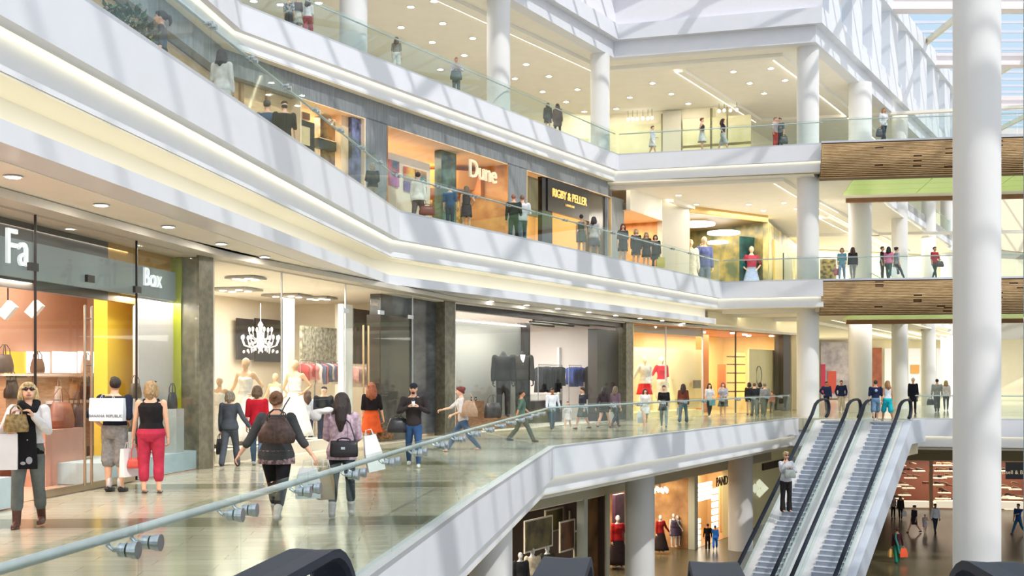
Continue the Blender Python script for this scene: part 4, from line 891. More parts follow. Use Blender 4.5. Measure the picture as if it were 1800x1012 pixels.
# ---------- suit shop
G_ = mat('suit_grey', (134, 134, 128), .6, noise=.05); DB = mat('espresso_board', (42, 30, 30), .45, noise=.08, nscale=3)
room(hit(801, *LC, 0), hit(1100, *LC, 0), 6.0, 0, 4.0, mat('greige_wall', (206, 198, 192), .6, noise=.03), mat('greige_wall', (206, 198, 192)), mat('shop_ceiling_c', (232, 226, 222), .7), mat('pale_carpet', (190, 180, 170), .6, noise=.08, nscale=30), 1100, (1, .96, .92), lab='pale walls of the suit shop')
board(LC, .1, 800, 1101, 0, 0, .3, mat('dark_header', (46, 40, 40), .4, noise=.05), lab='dark header over the suit shop window', z=(3.78, 4.0)); board(LC, 1.7, 800, 925, 0, 0, .1, G_, lab='charcoal backdrop panel behind the suited mannequins', z=(.1, 3.7)); board(LC, 1.55, 922, 932, 0, 0, .3, DB, z=(.1, 3.75))
board(LC, .3, 1050, 1101, 0, 0, .4, DB, 'wall_board', 'tall espresso brown panel at the suit shop', z=(0, 3.66)); board(LC, 1.0, 802, 925, 0, 0, .08, glow('light_line', (255, 246, 236), 3.5), 'light_line', 'thin white light line above the suited mannequins', 'light', z=(3.55, 3.59))
for k, (o_, u0, u1) in enumerate(((.9, 934, 1050), (1.6, 940, 1045), (2.3, 934, 1030), (3.2, 934, 1000))): board(LC, o_, u0, u1, 0, 0, .1, BLACK, 'ceiling_track', 'black slot in the suit shop ceiling, row %s from the window' % ('first', 'second', 'third', 'last')[k], 'lighting track', z=(3.86, 3.93))
for k, px in enumerate((983, 1043)): board(LC, (2.9, 1.9)[k], px, px+5, 0, 0, .1, mat('post_white', (236, 234, 230), .5), 'wall_post', z=(0, 3.0))
WP = mat('walnut_plinth', (150, 104, 64), .35, rgb2=(104, 66, 40), nscale=4, stretch=(1, 1, 7))
for off, u0, u1, zt, lb, sx in ((.5, 826, 851, .98, 'tall walnut plinth carrying a pair of black shoes', .6), (.5, 851, 928, .38, 'low walnut plinth under the suited mannequins', .9)):
    board(LC, off, u0, u1, 0, 0, sx, WP, 'display_plinth', lb, 'plinth', z=(0, zt))
SHN = mat('suit_black', (16, 16, 18), .5, noise=.15, nscale=12, bump=.3); WS = mat('mannequin_white', (220, 218, 216), .4)
for px, off, top, lb, tc in ((885, .95, 617, 'black leather-look outfit', (18, 18, 20)), (918, .9, 617, 'grey-black satin suit over a white shirt', (44, 40, 38))):
    p = hit(px, *LC, off); h = (zat(top, p.y)-.38)/.90
    I = person('mannequin', 'headless display mannequin in a %s' % lb, Vector((p.x, p.y, .38)), 8, h, ('none', None), ('jacket', cloth(tc)), ('trousers', SHN), ((24, 24, 26), 'shoe'), ('down', 'down'), 'stand', 'm', cloth((52, 52, 54)), extra=('nohead',), cat='mannequin', group='suited mannequins')
    if px == 918: m = MB(); m.loft([(I['T'](0, -.058, z), (w, 0, 0), (0, .02, 0)) for z, w in ((.70, .006), (.78, .03), (.84, .036))], 10); I['fin'](m, 'shirt_front', mat('shirt_white', (232, 232, 238), .7), None)
for k, (px, y) in enumerate(((829, 695), (836, 695))):
    p = spot(px, y, LC, .75); p.z = .98; m = MB(); m.tube([(0, .1, .04), (0, 0, .045), (0, -.13, .025)], [.045, .042, .035], 10); m.tube([(0, .1, .04), (0, .1, .1)], .04, 10)
    tag(m.obj('dress_shoe', mat('leather_black', (24, 22, 22), .25), None, True, None), 'black dress shoe on the tall walnut plinth', 'shoe', 'dress shoes on the plinth').location = p
p = hit(866, *LC, .8); handbag('black leather travel bag on the low walnut plinth', Vector((p.x, p.y, .38)), .95, .5, .4, (40, 38, 40), ang(LC), stand=True, taper=.92, name='travel_bag', cat='bag')
rack(LC, 2.6, 946, 988, 641, [(40, 40, 44), (52, 54, 60), (30, 30, 32)], 'dark jacket rail', ln=1.0); rack(LC, 1.9, 1000, 1022, 642, [(60, 74, 130), (66, 84, 150)], 'blue jacket rail', ln=.8); rack(LC, 1.5, 1034, 1050, 640, [(40, 42, 50), (34, 34, 38)], 'black coat rail', ln=1.3)
t = thing('glass_counter', 'dark counter with a glass top case in the suit shop', 'counter', (0, 0, 0)); board(LC, 1.5, 940, 988, 0, 0, 1.0, DB, 'counter_body', parent=t, z=(.02, .85)); board(LC, 1.5, 940, 988, 0, 0, 1.0, glass('case_glass', (.9, .93, .93), .1, .3), 'glass_case', parent=t, z=(.86, 1.1))
t = thing('shop_glazing', 'glass front of the suit shop', 'shopfront', (0, 0, 0))
for u0, u1 in ((801, 930), (932, 1012), (1013, 1100)): board(LC, .0, u0, u1, 0, 0, .015, SHOPGLASS, 'glass_pane', parent=t, z=(.02, 3.78))
# ---------- lingerie shop and orange shop
ORG = mat('orange_wall', (206, 122, 62), .5, noise=.08); BUT = mat('butter_wall', (240, 224, 170), .6, noise=.04)
room(hit(1114, *LD, 0), hit(1234, *LD, 0), 5.0, 0, 4.0, BUT, BUT, ORG, mat('butter_floor', (222, 200, 150), .3), 330, (1, .88, .66), lab='butter yellow room of the lingerie shop', sides=(1, 0))
room(hit(1235, *LD, 0), hit(1392, *LD, 0), 4.0, 0, 4.0, BUT, BUT, ORG, mat('butter_floor', (0, 0, 0)), 420, (1, .84, .6), lab='butter yellow room of the orange shop', sides=(0, 1))
board(LD, 1.6, 1114, 1233, 0, 0, .1, BUT, 'wall_screen', 'plain butter screen behind the red and white mannequins', z=(.25, 3.1)); board(LD, .4, 1114, 1234, 0, 0, .1, mat('glass_bulkhead', (190, 178, 150), .4), z=(3.66, 3.98)); board(LD, 1.7, 1236, 1246, 0, 0, .4, ORG, z=(0, 3.9))
board(LD, .3, 1114, 1234, 0, 0, 1.3, BUT, 'window_plinth', 'low butter yellow plinth in the lingerie window', 'plinth', z=(0, .25))
for px, top, off, lb, tp, bt in ((1133, 626, .9, 'white blouse and red skirt', ('blouse', (236, 232, 222)), ('skirt', (206, 30, 34))), (1163, 626, .9, 'bright red top and white shorts', ('tee', (214, 24, 36)), ('shorts', (232, 222, 200)))):
    p = hit(px, *LD, off); h = zat(top, p.y)-.25
    person('mannequin', 'cream mannequin wearing a %s' % lb, Vector((p.x, p.y, .25)), 20, h, ('none', None), tp, bt, ((220, 200, 170), 'shoe'), ('out', 'down'), 'stand', 'f', mat('mannequin_cream', (240, 226, 196), .4), cat='mannequin')
board(LD, 1.4, 1219, 1232, 668, 682, .03, mat('small_print', (120, 150, 140), .5, rgb2=(150, 110, 90), nscale=6), 'poster', 'small teal picture low on the butter screen', 'picture')
board(LD, 1.9, 1297, 1310, 620, 700, .1, mat('amber_niche', (250, 214, 120), .5, emit=.6), 'wall_niche', 'glowing amber niche'); board(LD, .5, 1317, 1376, 0, 0, .1, BUT, z=(.1, 3.2)); board(LD, 2.6, 1264, 1276, 640, 700, .1, ORG)
for k, z in enumerate((1.0, 1.45, 1.95, 2.4, 2.8)):
    board(LD, 1.4, 1293, 1310, 0, 0, .5, mat('dark_shelf', (70, 60, 54), .4), 'wall_shelf', 'dark shelf in the orange shop, %s in its column' % ('lowest', 'second from the bottom', 'middle', 'fourth from the bottom', 'topmost')[k], 'shelf', z=(z, z+.06))
p = spot(1334, 660, LD, .4); m = MB(); m.tube([(math.cos(a)*.14, 0, math.sin(a)*.5) for a in [j*.4488 for j in range(15)]], .02, 6); o = m.obj('oval_sculpture', BLACK); o.location = p; tag(o, 'slim black oval ring on the butter wall', 'sculpture')
for k, (px, y, ln) in enumerate(((1149, 588, LD), (1223, 598, LD), (1236, 591, LD), (1288, 598, LD), (1309, 607, LD), (1316, 602, LD), (1356, 605, LD), (1369, 606, LD))):
    p = hit(px, *ln, .5+.4*(k % 3)); t = thing('shop_downlight', 'round lamp in the orange shop ceiling', 'lamp', (p.x, p.y, 3.97), group='lamps in the orange shop ceilings'); MB().lathe((0, 0, 0), [(.11, -.06), (.13, -.02), (.13, 0)], 18).obj('lamp', LAMP, t)
t = thing('shop_glazing', 'glass front of the lingerie and orange shops', 'shopfront', (0, 0, 0))
for u0, u1 in ((1114, 1170), (1171, 1234), (1235, 1292), (1294, 1332), (1333, 1376)): board(LD, .0, u0, u1, 0, 0, .015, SHOPGLASS, 'glass_pane', parent=t, z=(.02, 3.98))
for px, m_ in ((1293, BLACK), (1170, ALU), (1235, ALU)): p = hit(px, *LD, 0); MB().box((p.x, p.y, 2), (.06, .06, 3.95), ang(LD)).obj('glass_joint', m_, t)
# ---------- far end of the gallery
FR = ((15.4, 66.0), (22, 92)); FB = ((14, 98), (60, 93))
struct(MB().wall((15.6, 65.5), (24.5, 96), 0, 4.85, .3).obj('wall_far_west', CREAM)); struct(MB().wall((20, 97.5), (62, 93.5), 0, 4.85, .3).obj('wall_far_end', CREAM), 'cream end wall of the gallery')
for px0, px1, y0, y1, m_, lb in ((1443, 1492, 601, 700, mat('far_window_grey', (176, 168, 172), .3, rgb2=(120, 116, 124), nscale=1.5, emit=.15), 'greyish far shop window'), (1443, 1451, 640, 690, mat('far_magenta', (170, 30, 70), .4, emit=.1), 'magenta banner in the far shop'), (1455, 1470, 652, 690, mat('far_red', (180, 66, 50), .4, emit=.1), 'red brown display in the far shop'),
        (1534, 1550, 611, 690, mat('far_orange', (170, 92, 60), .4, rgb2=(110, 56, 40), nscale=1), 'orange brown far shopfront'), (1555, 1568, 612, 690, mat('far_white', (214, 216, 220), .4, emit=.2), 'white far shopfront with a dark grid'), (1597, 1618, 612, 690, mat('far_white2', (220, 222, 228), .4, emit=.2), 'white far window with an amber lampshade'), (1646, 1660, 612, 690, MATS['far_white2'], 'narrow white far window'), (1601, 1616, 641, 656, mat('far_amber', (214, 160, 80), .4), 'amber lampshade shape in the far window')):
    board(FB, -.3 if y0 > 630 else -.15, px0, px1, y0, y1, .1, m_, 'far_shopfront', lb, 'shopfront')
# ================================================================== SECOND LEVEL
W2 = [tuple(p) for p in offset([(-11.0, -6), E3[1], E3[2]], .55)]
LW = (W2[0], W2[1]); LX = (W2[1], W2[2]); c2 = Vector(W2[2])
STN = STONE; WOODP = mat('maple_panel', (222, 192, 148), .5, rgb2=(206, 174, 128), nscale=2, stretch=(1, 1, 5))
struct(MB().sweep(W2, [(0, 10.15), (0, 10.85), (.3, 10.85), (.3, 10.15)]).obj('wall_header', STN), 'long grey stone header over the second gallery shops')
for k, (px0, px1) in enumerate(((642, 681), (893, 926), (1075, 1097))):
    board(LX, .0, px0, px1, 0, 0, .5, STN, 'wall_pier_stone', ('grey stone pier beside the coloured pictures', 'grey stone pier between the large shop name and the striped window', 'last grey stone pier at the building corner')[k], z=(6, 10.2))
struct(MB().wall(c2, c2+Vector((.3, 1.3)), 6, 10.85, .3).obj('wall_pier_return', STN))
n_, d_ = nrm(*LW); struct(MB().sweep([tuple(p) for p in offset([W2[0], W2[1], tuple(hit(528, *LX, 0))], .35)], [(0, 6), (0, 10.15), (.2, 10.15), (.2, 6)]).obj('wall_maple', WOODP), 'maple panelled wall behind the second gallery glass')
for k, px in enumerate((424, 470, 520)): board(LX, .25, px, px+5, 0, 0, .12, mat('maple_rib', (170, 136, 96), .5), 'wall_rib', z=(6, 10.15))
def pt(ln, off, px): return hit(px, *ln, off)
LIGHTW = (1, .86, .66)
def room2(px0, px1, depth, back, ceil, watts, lab, line=LX, z=6.0, top=10.15): room(pt(line, 0, px0), pt(line, 0, px1), depth, z, top, back, None, ceil, None, watts, LIGHTW, lab=lab)
GOLD = mat('gold_wall', (206, 150, 86), .45, rgb2=(170, 112, 56), nscale=2); PEACH = mat('peach_ceiling', (240, 208, 168), .6)
room2(530, 641, 4.5, mat('shell_wall', (236, 218, 190), .6), PEACH, 330, 'pale cosmetics shop on the second level'); room2(682, 892, 7.0, GOLD, PEACH, 620, 'amber interior of the shoe boutique'); room2(927, 1074, 4.0, mat('honey_wall', (228, 190, 130), .5), PEACH, 330, 'honey coloured interior of the black-fronted shop')
# cosmetics shop contents
t = thing('poster_stand', 'dark framed poster stand with old lettering beside two men', 'poster', (0, 0, 0)); board(LX, .5, 520, 553, 212, 268, .25, mat('stand_black', (42, 38, 34), .4), 'frame', parent=t); o, c, z0, z1 = board(LX, .46, 525, 545, 222, 254, .03, mat('poster_tan', (206, 190, 148), .6), 'poster_sheet', parent=t)
text('lettering', 'Las\nJose', .26, BLACK, (c.x-.02, c.y-.03, (z0+z1)/2), rz=ang(LX), parent=t, ext=.002)
for k, (u0, u1, y0, y1, m_, lb, off) in enumerate(((532, 545, 198, 210, mat('crate_brown', (140, 92, 66), .5), 'small brown box on top of the poster stand', .6), (560, 592, 246, 262, BLACK, 'black sign box in the cosmetics shop', .5), (563, 590, 208, 245, mat('perfume_amber', (196, 150, 90), .3, rgb2=(90, 70, 60), nscale=3), 'amber display in the cosmetics shop', .8), (600, 618, 195, 320, mat('cream_post', (226, 196, 160), .5), 'cream upright in the cosmetics shop', .3), (619, 640, 198, 330, mat('navy_display', (50, 54, 74), .3, rgb2=(120, 130, 170), nscale=3), 'dark blue display at the end of the cosmetics shop', .15), (563, 590, 262, 340, mat('bottle_row', (150, 140, 124), .3, rgb2=(90, 84, 76), nscale=5), 'row of upright display drawers', .9))):
    board(LX, off, u0, u1, y0, y1, .25, m_, 'display_case', lb, 'display case')
# shoe boutique
board(LX, .6, 776, 802, 0, 0, .3, mat('teal_mirror', (96, 128, 116), .15, rgb2=(56, 70, 66), nscale=2), 'mirror_column', 'green mirror column in the shoe boutique', 'column', z=(6, 10.1)); board(LX, .5, 887, 893, 0, 0, .3, DARKW, z=(6, 10.15))
PW = mat('picture_wall', (240, 222, 200), .6); board(LX, .8, 683, 756, 278, 420, .2, PW, 'wall_pictures', 'pale wall carrying bright pictures')
cols_ = [((226, 70, 50), (60, 90, 110)), ((170, 120, 190), (190, 90, 120)), ((240, 200, 90), (220, 60, 60)), ((40, 110, 120), (230, 160, 80)), ((150, 110, 180), (90, 60, 120)), ((220, 110, 140), (90, 60, 110))]
for k, (u0, u1, y0, y1) in enumerate(((684, 702, 282, 302), (684, 702, 304, 327), (711, 729, 294, 316), (731, 750, 300, 322), (711, 726, 319, 336), (731, 750, 326, 346))):
    t = thing('framed_picture', 'bright abstract picture, %s of the pale wall' % ('red one at the top', 'violet one under the red', 'yellow and red one in the middle', 'teal one at the end', 'purple one low in the middle', 'pink one low at the end')[k], 'picture', (0, 0, 0))
    board(LX, .74, u0, u1, y0, y1, .04, mat('art_%d' % k, cols_[k][0], .5, rgb2=cols_[k][1], nscale=2.2), 'canvas', parent=t)
p = pt(LX, 3.6, 730); q = pt(LX, 3.6, 800)
struct(MB().loft([(((p.x+q.x)/2, (p.y+q.y)/2, z), (r, 0, 0), (0, r*.8, 0)) for z, r in ((9.2, 2.6), (9.9, 2.8))], 32).obj('ceiling_drum', mat('amber_drum', (214, 156, 92), .4)), 'round amber ceiling drum in the boutique')
board(LX, 1.1, 845, 888, 312, 350, .4, mat('orange_panel', (216, 130, 30), .35), 'wall_orange', 'glowing orange wall in the boutique'); board(LX, 1.9, 806, 845, 310, 350, .1, mat('rust_panel', (150, 90, 56), .4))
for k, px in enumerate((760, 772, 808, 826, 850, 868, 880)): board(LX, 1.5+.3*(k % 2), px, px+7, 352, 395, .4, mat('shoe_stand_%d' % (k % 2), ((90, 66, 40), (176, 150, 100))[k % 2], .4, rgb2=((196, 160, 90), (60, 48, 36))[k % 2], nscale=7), 'shoe_stand', 'low shoe stand behind the boutique glass', 'display stand', grp='shoe stands of the boutique')
o = text('sign_letters', 'Dune', .95, mat('sign_ivory', (236, 222, 190), .4, emit=.35), (*pt(LX, .1, 849), 9.55), rz=ang(LX), ext=.04); tag(o, 'large ivory letters hanging in the boutique window', 'sign lettering')
t = thing('shop_glazing', 'glass front of the boutique under the large ivory letters', 'shopfront', (0, 0, 0))
for u0, u1 in ((682, 760), (761, 802), (803, 888)): board(LX, .02, u0, u1, 0, 0, .015, SHOPGLASS, 'glass_pane', parent=t, z=(6.02, 10.15))
# black fronted shop
BF = mat('black_front', (26, 24, 24), .25, noise=.1); 
board(LX, .05, 963, 1036, 0, 0, .15, BF, 'sign_board', 'black fascia board with gold letters', 'sign', z=(8.75, 10.12)); board(LX, .1, 953, 971, 0, 0, .2, BF, z=(6, 10.12)); board(LX, .12, 1036, 1074, 0, 0, .2, mat('brown_glass', (70, 62, 50), .15), lab='dark brown glass panel', z=(6, 10.1)); board(LX, .2, 927, 946, 0, 0, .1, mat('striped_blind', (92, 86, 56), .5, rgb2=(120, 112, 76), nscale=4, stretch=(8, 8, .2)), z=(8.4, 10.0))
o = text('sign_letters', 'RIGBY & PELLER', .50, mat('gold_letters', (246, 206, 120), .3, emit=.7), (*pt(LX, .02, 1002), 9.55), rz=ang(LX), ext=.02, sp=.95); tag(o, 'gold capital letters on the black fascia board', 'sign lettering')
o = text('sign_letters', 'LONDON', .14, MATS['gold_letters'], (*pt(LX, .02, 1002), 9.18), rz=ang(LX), ext=.01, sp=1.6); tag(o, 'tiny gold letters under the large gold ones', 'sign lettering')
# corner shop with dark clothes
LY = ((5.6, 56.6), (7.7, 60.6)); room(LY[0], LY[1], 3.0, 6, 9.7, GOLD, GOLD, PEACH, None, 240, LIGHTW, lab='small amber corner shop', sides=(0, 1))
struct(MB().wall(LY[0], LY[1], 9.7, 10.75, .2).obj('wall_corner_head', WARM)); struct(MB().wall((7.6, 60.4), (9.25, 62.3), 6, 10.75, .3).obj('wall_grey_blank', mat('grey_blank', (186, 182, 170), .6, noise=.03)), 'blank grey wall between two upper shops')
# gold and teal shop
LZ = ((9.3, 62.4), (14.2, 66.2)); LZ2 = ((14.2, 66.2), (20.5, 83)); GT = mat('gold_teal', (176, 156, 92), .3, rgb2=(96, 104, 84), nscale=1.4)
room(LZ[0], LZ[1], 6, 6, 10.4, GT, GT, mat('smoke_ceiling', (120, 100, 70), .4), None, 420, (1, .9, .7), lab='gold and teal fashion shop'); struct(MB().wall(*LZ2, 6, 10.4, .3).obj('wall_gold_side', mat('gold_side', (196, 176, 110), .4, rgb2=(70, 84, 72), nscale=1.0)))
struct(MB().wall(LZ[0], LZ[1], 10.35, 10.75, .2).obj('wall_gold_head', mat('gold_trim', (196, 160, 90), .4)))
for k, (px, off, r) in enumerate(((1224, 1.2, 1.0), (1272, 1.5, .9), (1262, 3.4, .6), (1264, 5.0, .7))):
    p = pt(LZ, off, px); tag(MB().lathe((0, 0, 0), [(r, 0), (r, .12), (r*.9, .14)], 32).obj('disc_lamp', glow('disc_white', (255, 250, 240), 3.5)), 'round white ceiling lamp in the gold shop, %s' % ('largest', 'beside the largest', 'small one behind', 'farthest')[k], 'ceiling lamp').location = (p.x, p.y, 9.95-.25*k)
board(LZ, 1.0, 1302, 1326, 0, 0, .1, mat('teal_board', (30, 90, 90), .3, rgb2=(22, 40, 42), nscale=1.5), 'teal_board', 'dark teal display board', 'display board', z=(6, 9.6)); board(LZ2, -.1, 1362, 1376, 0, 0, .2, mat('gold_pillar', (206, 180, 104), .4), z=(6, 9.6)); board(LZ2, -.1, 1378, 1392, 0, 0, .2, mat('dark_teal_post', (52, 74, 68), .3), z=(6, 9.2))
for k, (px, c1) in enumerate(((1209, (196, 150, 110)), (1232, (214, 190, 160)), (1246, (160, 130, 170)), (1262, (150, 160, 180)))):
    for j in range(2): board(LZ, .9, px, px+10, 0, 0, .3, mat('shelf_item_%d' % k, c1, .5, rgb2=(230, 224, 210), nscale=5), 'display_box', 'boxed display on the low gold shelves', 'display box', grp='boxes on the low gold shelves', z=(6+.5*j, 6.5+.5*j))
for px, hd, lb, tp, bt in ((1238, 415, 'striped top in the gold shop window', ('long', (90, 100, 150)), ('jeans', (110, 124, 150))), (1321, 432, 'red bolero and blue floor length gown', ('tee', (150, 50, 70)), ('gown', (120, 138, 176), (150, 164, 196))), (1214, 420, 'pale coat in the gold shop window', ('coat', (220, 214, 200)), ('jeans', (190, 184, 176)))):
    p = pt(LZ, .7, px); person('mannequin', 'mannequin with raised arms wearing a %s' % lb if px == 1321 else 'mannequin in a %s' % lb, Vector((p.x, p.y, 6.0)), 0, zat(hd, p.y)-6, ('none', None), tp, bt, ((60, 50, 44), 'shoe'), ('hip', 'hip') if px == 1321 else ('up', 'down'), 'stand', 'f', mat('mannequin_gold', (210, 180, 150), .4), cat='mannequin')
# far walls of second level
struct(MB().wall((20.5, 83), (62, 100), 6, 10.7, .3).obj('wall_far_level_two', CREAM)); board(((22, 76), (40, 73)), 0, 1442, 1470, 455, 490, .2, mat('shoe_wall', (60, 58, 40), .4, rgb2=(180, 160, 100), nscale=5), 'shoe_display', 'dark shoe shelves beyond the slender column', 'display shelves')
# ================================================================== TOP LEVEL
W3 = [(-45, 56), (-4, 66), (5.5, 67.6), (11.2, 65.6), (20, 82), (62, 112)]
YG = mat('yellow_green_glass', (186, 182, 136), .25, rgb2=(214, 210, 176), nscale=.7, emit=.04)
struct(MB().sweep(W3, [(0, 12), (0, 16.6), (.3, 16.6), (.3, 12)]).obj('wall_top_back', CREAM), 'cream back wall of the top gallery')
LT = ((5.6, 67.5), (11.1, 65.5)); LT0 = ((-4, 66), (5.4, 67.55))
for k, (ln, u0, u1, z0, z1, m_, lb) in enumerate(((LT, 1073, 1163, 12.05, 15.9, YG, 'pale yellow glass front of the top gallery cafe'), (LT, 1200, 1320, 12.05, 16.0, YG, 'second pale yellow glass front of the top gallery'), (LT, 1165, 1197, 12, 16.5, mat('grey_pier', (190, 186, 170), .6), 'plain grey pier between two glass fronts'), (LT, 1162, 1165, 12, 16.4, mat('mullion', (120, 116, 84), .4), None), (LT, 1248, 1252, 12, 16.5, MATS['mullion'], None), (LT, 1277, 1280, 12, 16.5, MATS['mullion'], None),
        (LT, 1073, 1162, 13.6, 13.75, mat('brown_line', (150, 130, 76), .5), None), (LT, 1200, 1320, 14.4, 14.55, MATS['brown_line'], None), (LT0, 930, 955, 12, 14.2, mat('mauve_panel', (176, 156, 148), .6), 'mauve panel on the top gallery wall'), (LT0, 955, 960, 12, 14.2, MATS['mullion'], None), (LT0, 995, 1035, 12, 15.2, YG, 'small yellow glass front near the corner column'), (((-30, 59.6), (-4, 66)), 578, 598, 12, 14.5, MATS['mauve_panel'], None))):
    board(ln, -.12, u0, u1, 0, 0, .1, m_, 'wall_front', lb, z=(z0, z1))
for k, (px, y) in enumerate(((1104, 210), (1112, 209), (1120, 209), (1130, 208), (1139, 208), (1146, 207), (1264, 195), (1273, 194), (1284, 194), (1295, 193))):
    p = spot(px, y, LT, -.6); o = MB().ell((0, 0, 0), (.09, .09, .09), 12, 8).obj('globe_lamp', glow('globe', (255, 250, 236), 4)); o.location = p; tag(o, 'small glowing globe in front of the yellow glass', 'lamp', 'globe lamps of the top gallery'); m = MB().tube([(0, 0, 0), (0, 0, 16.6-p.z)], .01, 5).obj('wire', BLACK, o)
m = MB(); rl = random.Random(5); pc = V2(hit(226, (-6.8, -4), E2[2], .8)); nl, dl = nrm((-6.8, -4), E2[2])
t = thing('leafy_shrub', 'dark green leafy shrub in a trough beside the woman in the grey shirt dress', 'plant', (pc.x, pc.y, 6)); MB().box((0, 0, .2), (.35, 1.3, .4), math.atan2(dl.y, dl.x)-math.pi/2).obj('trough', mat('trough_grey', (120, 120, 116), .6), t)
for i in range(260):
    a = rl.uniform(-.6, .6); c = dl*a+nl*rl.uniform(-.22, .22); z = .4+rl.random()**.7*(.42-.25*abs(a)); R3 = Matrix.Rotation(rl.uniform(0, 6.28), 3, 'Z') @ Matrix.Rotation(rl.uniform(.2, 1.2), 3, 'X')
    v = [R3 @ Vector(q)+Vector((c.x, c.y, z)) for q in ((0, 0, 0), (.035, .05, .01), (0, .13, 0), (-.035, .05, .01))]; m.add(v, [(0, 1, 2, 3)])
m.obj('foliage', mat('leaf_green', (76, 100, 56), .5, rgb2=(44, 66, 36), nscale=8), t)
# ================================================================== LOWEST LEVEL
LG = (S0[1], S0[2]); LH = (S0[2], S0[3]); zt = -2.7
struct(MB().sweep(S0, [(0, zt), (0, -1.3), (.3, -1.3), (.3, zt)]).obj('wall_low_header', mat('olive_header', (196, 190, 164), .6, noise=.03)), 'pale olive header above the lowest level shops')
n_, _ = nrm(*LG)
room(S0[0], pt(LG, 0, 1062), 4.5, -6, zt, mat('dark_low_wall', (74, 60, 50), .5, noise=.1), None, mat('low_ceiling', (240, 220, 190), .6), None, 900, (1, .9, .76), lab='dark interior of the framed pictures shop')
room(pt(LG, 0, 1064), pt(LH, 0, 1222), 4.0, -6, zt, mat('low_tan', (206, 164, 112), .5, rgb2=(150, 110, 76), nscale=1.3), None, MATS['low_ceiling'], None, 520, (1, .84, .62), lab='tan interior of the dress shop')
room(pt(LH, 0, 1224), (12.6, 61.9), 2.6, -6, zt, mat('low_cream', (226, 196, 150), .5), None, MATS['low_ceiling'], mat('low_wood', (186, 140, 88), .3), 170, (1, .88, .7), lab='bright interior of the jewellery shop')
for k, (ln, px, m_) in enumerate(((LG, 1066, mat('sage_post', (186, 192, 180), .4)), (LH, 1221, MATS['sage_post']), (LG, 1027, MATS['sage_post']))): board(ln, -.05, px, px+6, 0, 0, .3, m_, 'wall_low_post', z=(-6, zt))
LI = (S0[3], S0[4]); struct(MB().wall(*LI, -6, zt, .3).obj('wall_low_window', mat('low_window', (206, 198, 150), .4, emit=.08)), 'pale window wall beside the stairs'); struct(MB().wall(S0[4], (17, 71), -6, -1.3, .3).obj('wall_low_join', MATS['low_window'])); board(LI, -.1, 1342, 1398, 808, 820, .08, BLACK, 'sign_strip', 'dark sign strip above the pale window', 'sign')
for k, (px, y) in enumerate(((1327, 858), (1335, 850), (1335, 866), (1343, 858))):
    p = spot(px, y, LI, -.12); o = MB().loft([(Vector((0, 0, 0)), (.26, 0, 0), (0, 0, .26)), (Vector((0, -.08, 0)), (.2, 0, 0), (0, 0, .2))], 4).obj('petal_tile', mat('petal', (246, 250, 222), .5, emit=.5)); o.location = p; tag(o, 'pale green diamond tile of the four-part window ornament', 'ornament', 'diamond window ornament')
PA = (S0[0], S0[1]) ; PIC = [(920, 958, 895, 962), (962, 984, 868, 922, ), (1009, 1027, 880, 935), (1000, 1032, 872, 912)]
DP = mat('dark_photo', (60, 56, 40), .4, rgb2=(130, 116, 70), nscale=1.6); FW = mat('frame_pale', (226, 216, 196), .4)
for k, (u0, u1, y0, y1, ln, off) in enumerate(((923, 972, 910, 966, PA, 0.5), (959, 991, 893, 934, PA, 1.6), (985, 1011, 914, 968, LG, .5), (1002, 1025, 895, 928, LG, 1.4), (1010, 1034, 930, 978, LG, .5))):
    t = thing('framed_photo', 'large pale-framed dark picture hanging in the lowest shop window, %s' % ('biggest one', 'one behind the biggest', 'brownish middle one', 'small upper one', 'one with a yellow ring')[k], 'picture', (0, 0, 0), group='framed pictures of the lowest window')
    board(ln, off, u0, u1, y0, y1, .06, FW, 'frame', parent=t); board(ln, off-.03, u0+2, u1-2, y0+3, y1-3, .04, DP if k != 2 else mat('sepia_photo', (130, 84, 56), .4, rgb2=(70, 50, 40), nscale=1.6), 'print', parent=t)
for k, (px, hd, lb, tp) in enumerate(((936, 962, 'cream jacket', ('jacket', (220, 206, 180))), (915, 970, 'black jacket with a pale collar', ('jacket', (50, 50, 54))), (962, 958, 'dark olive jacket', ('jacket', (66, 66, 54))))):
    p = hit(px, *PA, .5) if px < 950 else hit(px, *LG, .5); person('mannequin', 'mannequin wearing a %s under the hanging frames' % lb, Vector((p.x, p.y, -6)), 20, zat(hd, p.y)+6 if True else 1.7, ('none', None), tp, ('trousers', (40, 40, 44)), ((30, 30, 30), 'shoe'), ('down', 'down'), 'stand', 'm', WS, cat='mannequin')
board(LG, .25, 1034, 1060, 0, 0, .2, mat('brown_reflect', (128, 92, 56), .15, rgb2=(84, 62, 40), nscale=1), 'wall_brown_glass', 'brown reflective window pane', z=(-6, zt))
board(LG, 1.2, 1082, 1098, 868, 1000, .15, mat('purple_display', (90, 40, 80), .4, rgb2=(40, 30, 40), nscale=2), 'display_banner', 'dark purple display panel', 'display'); 
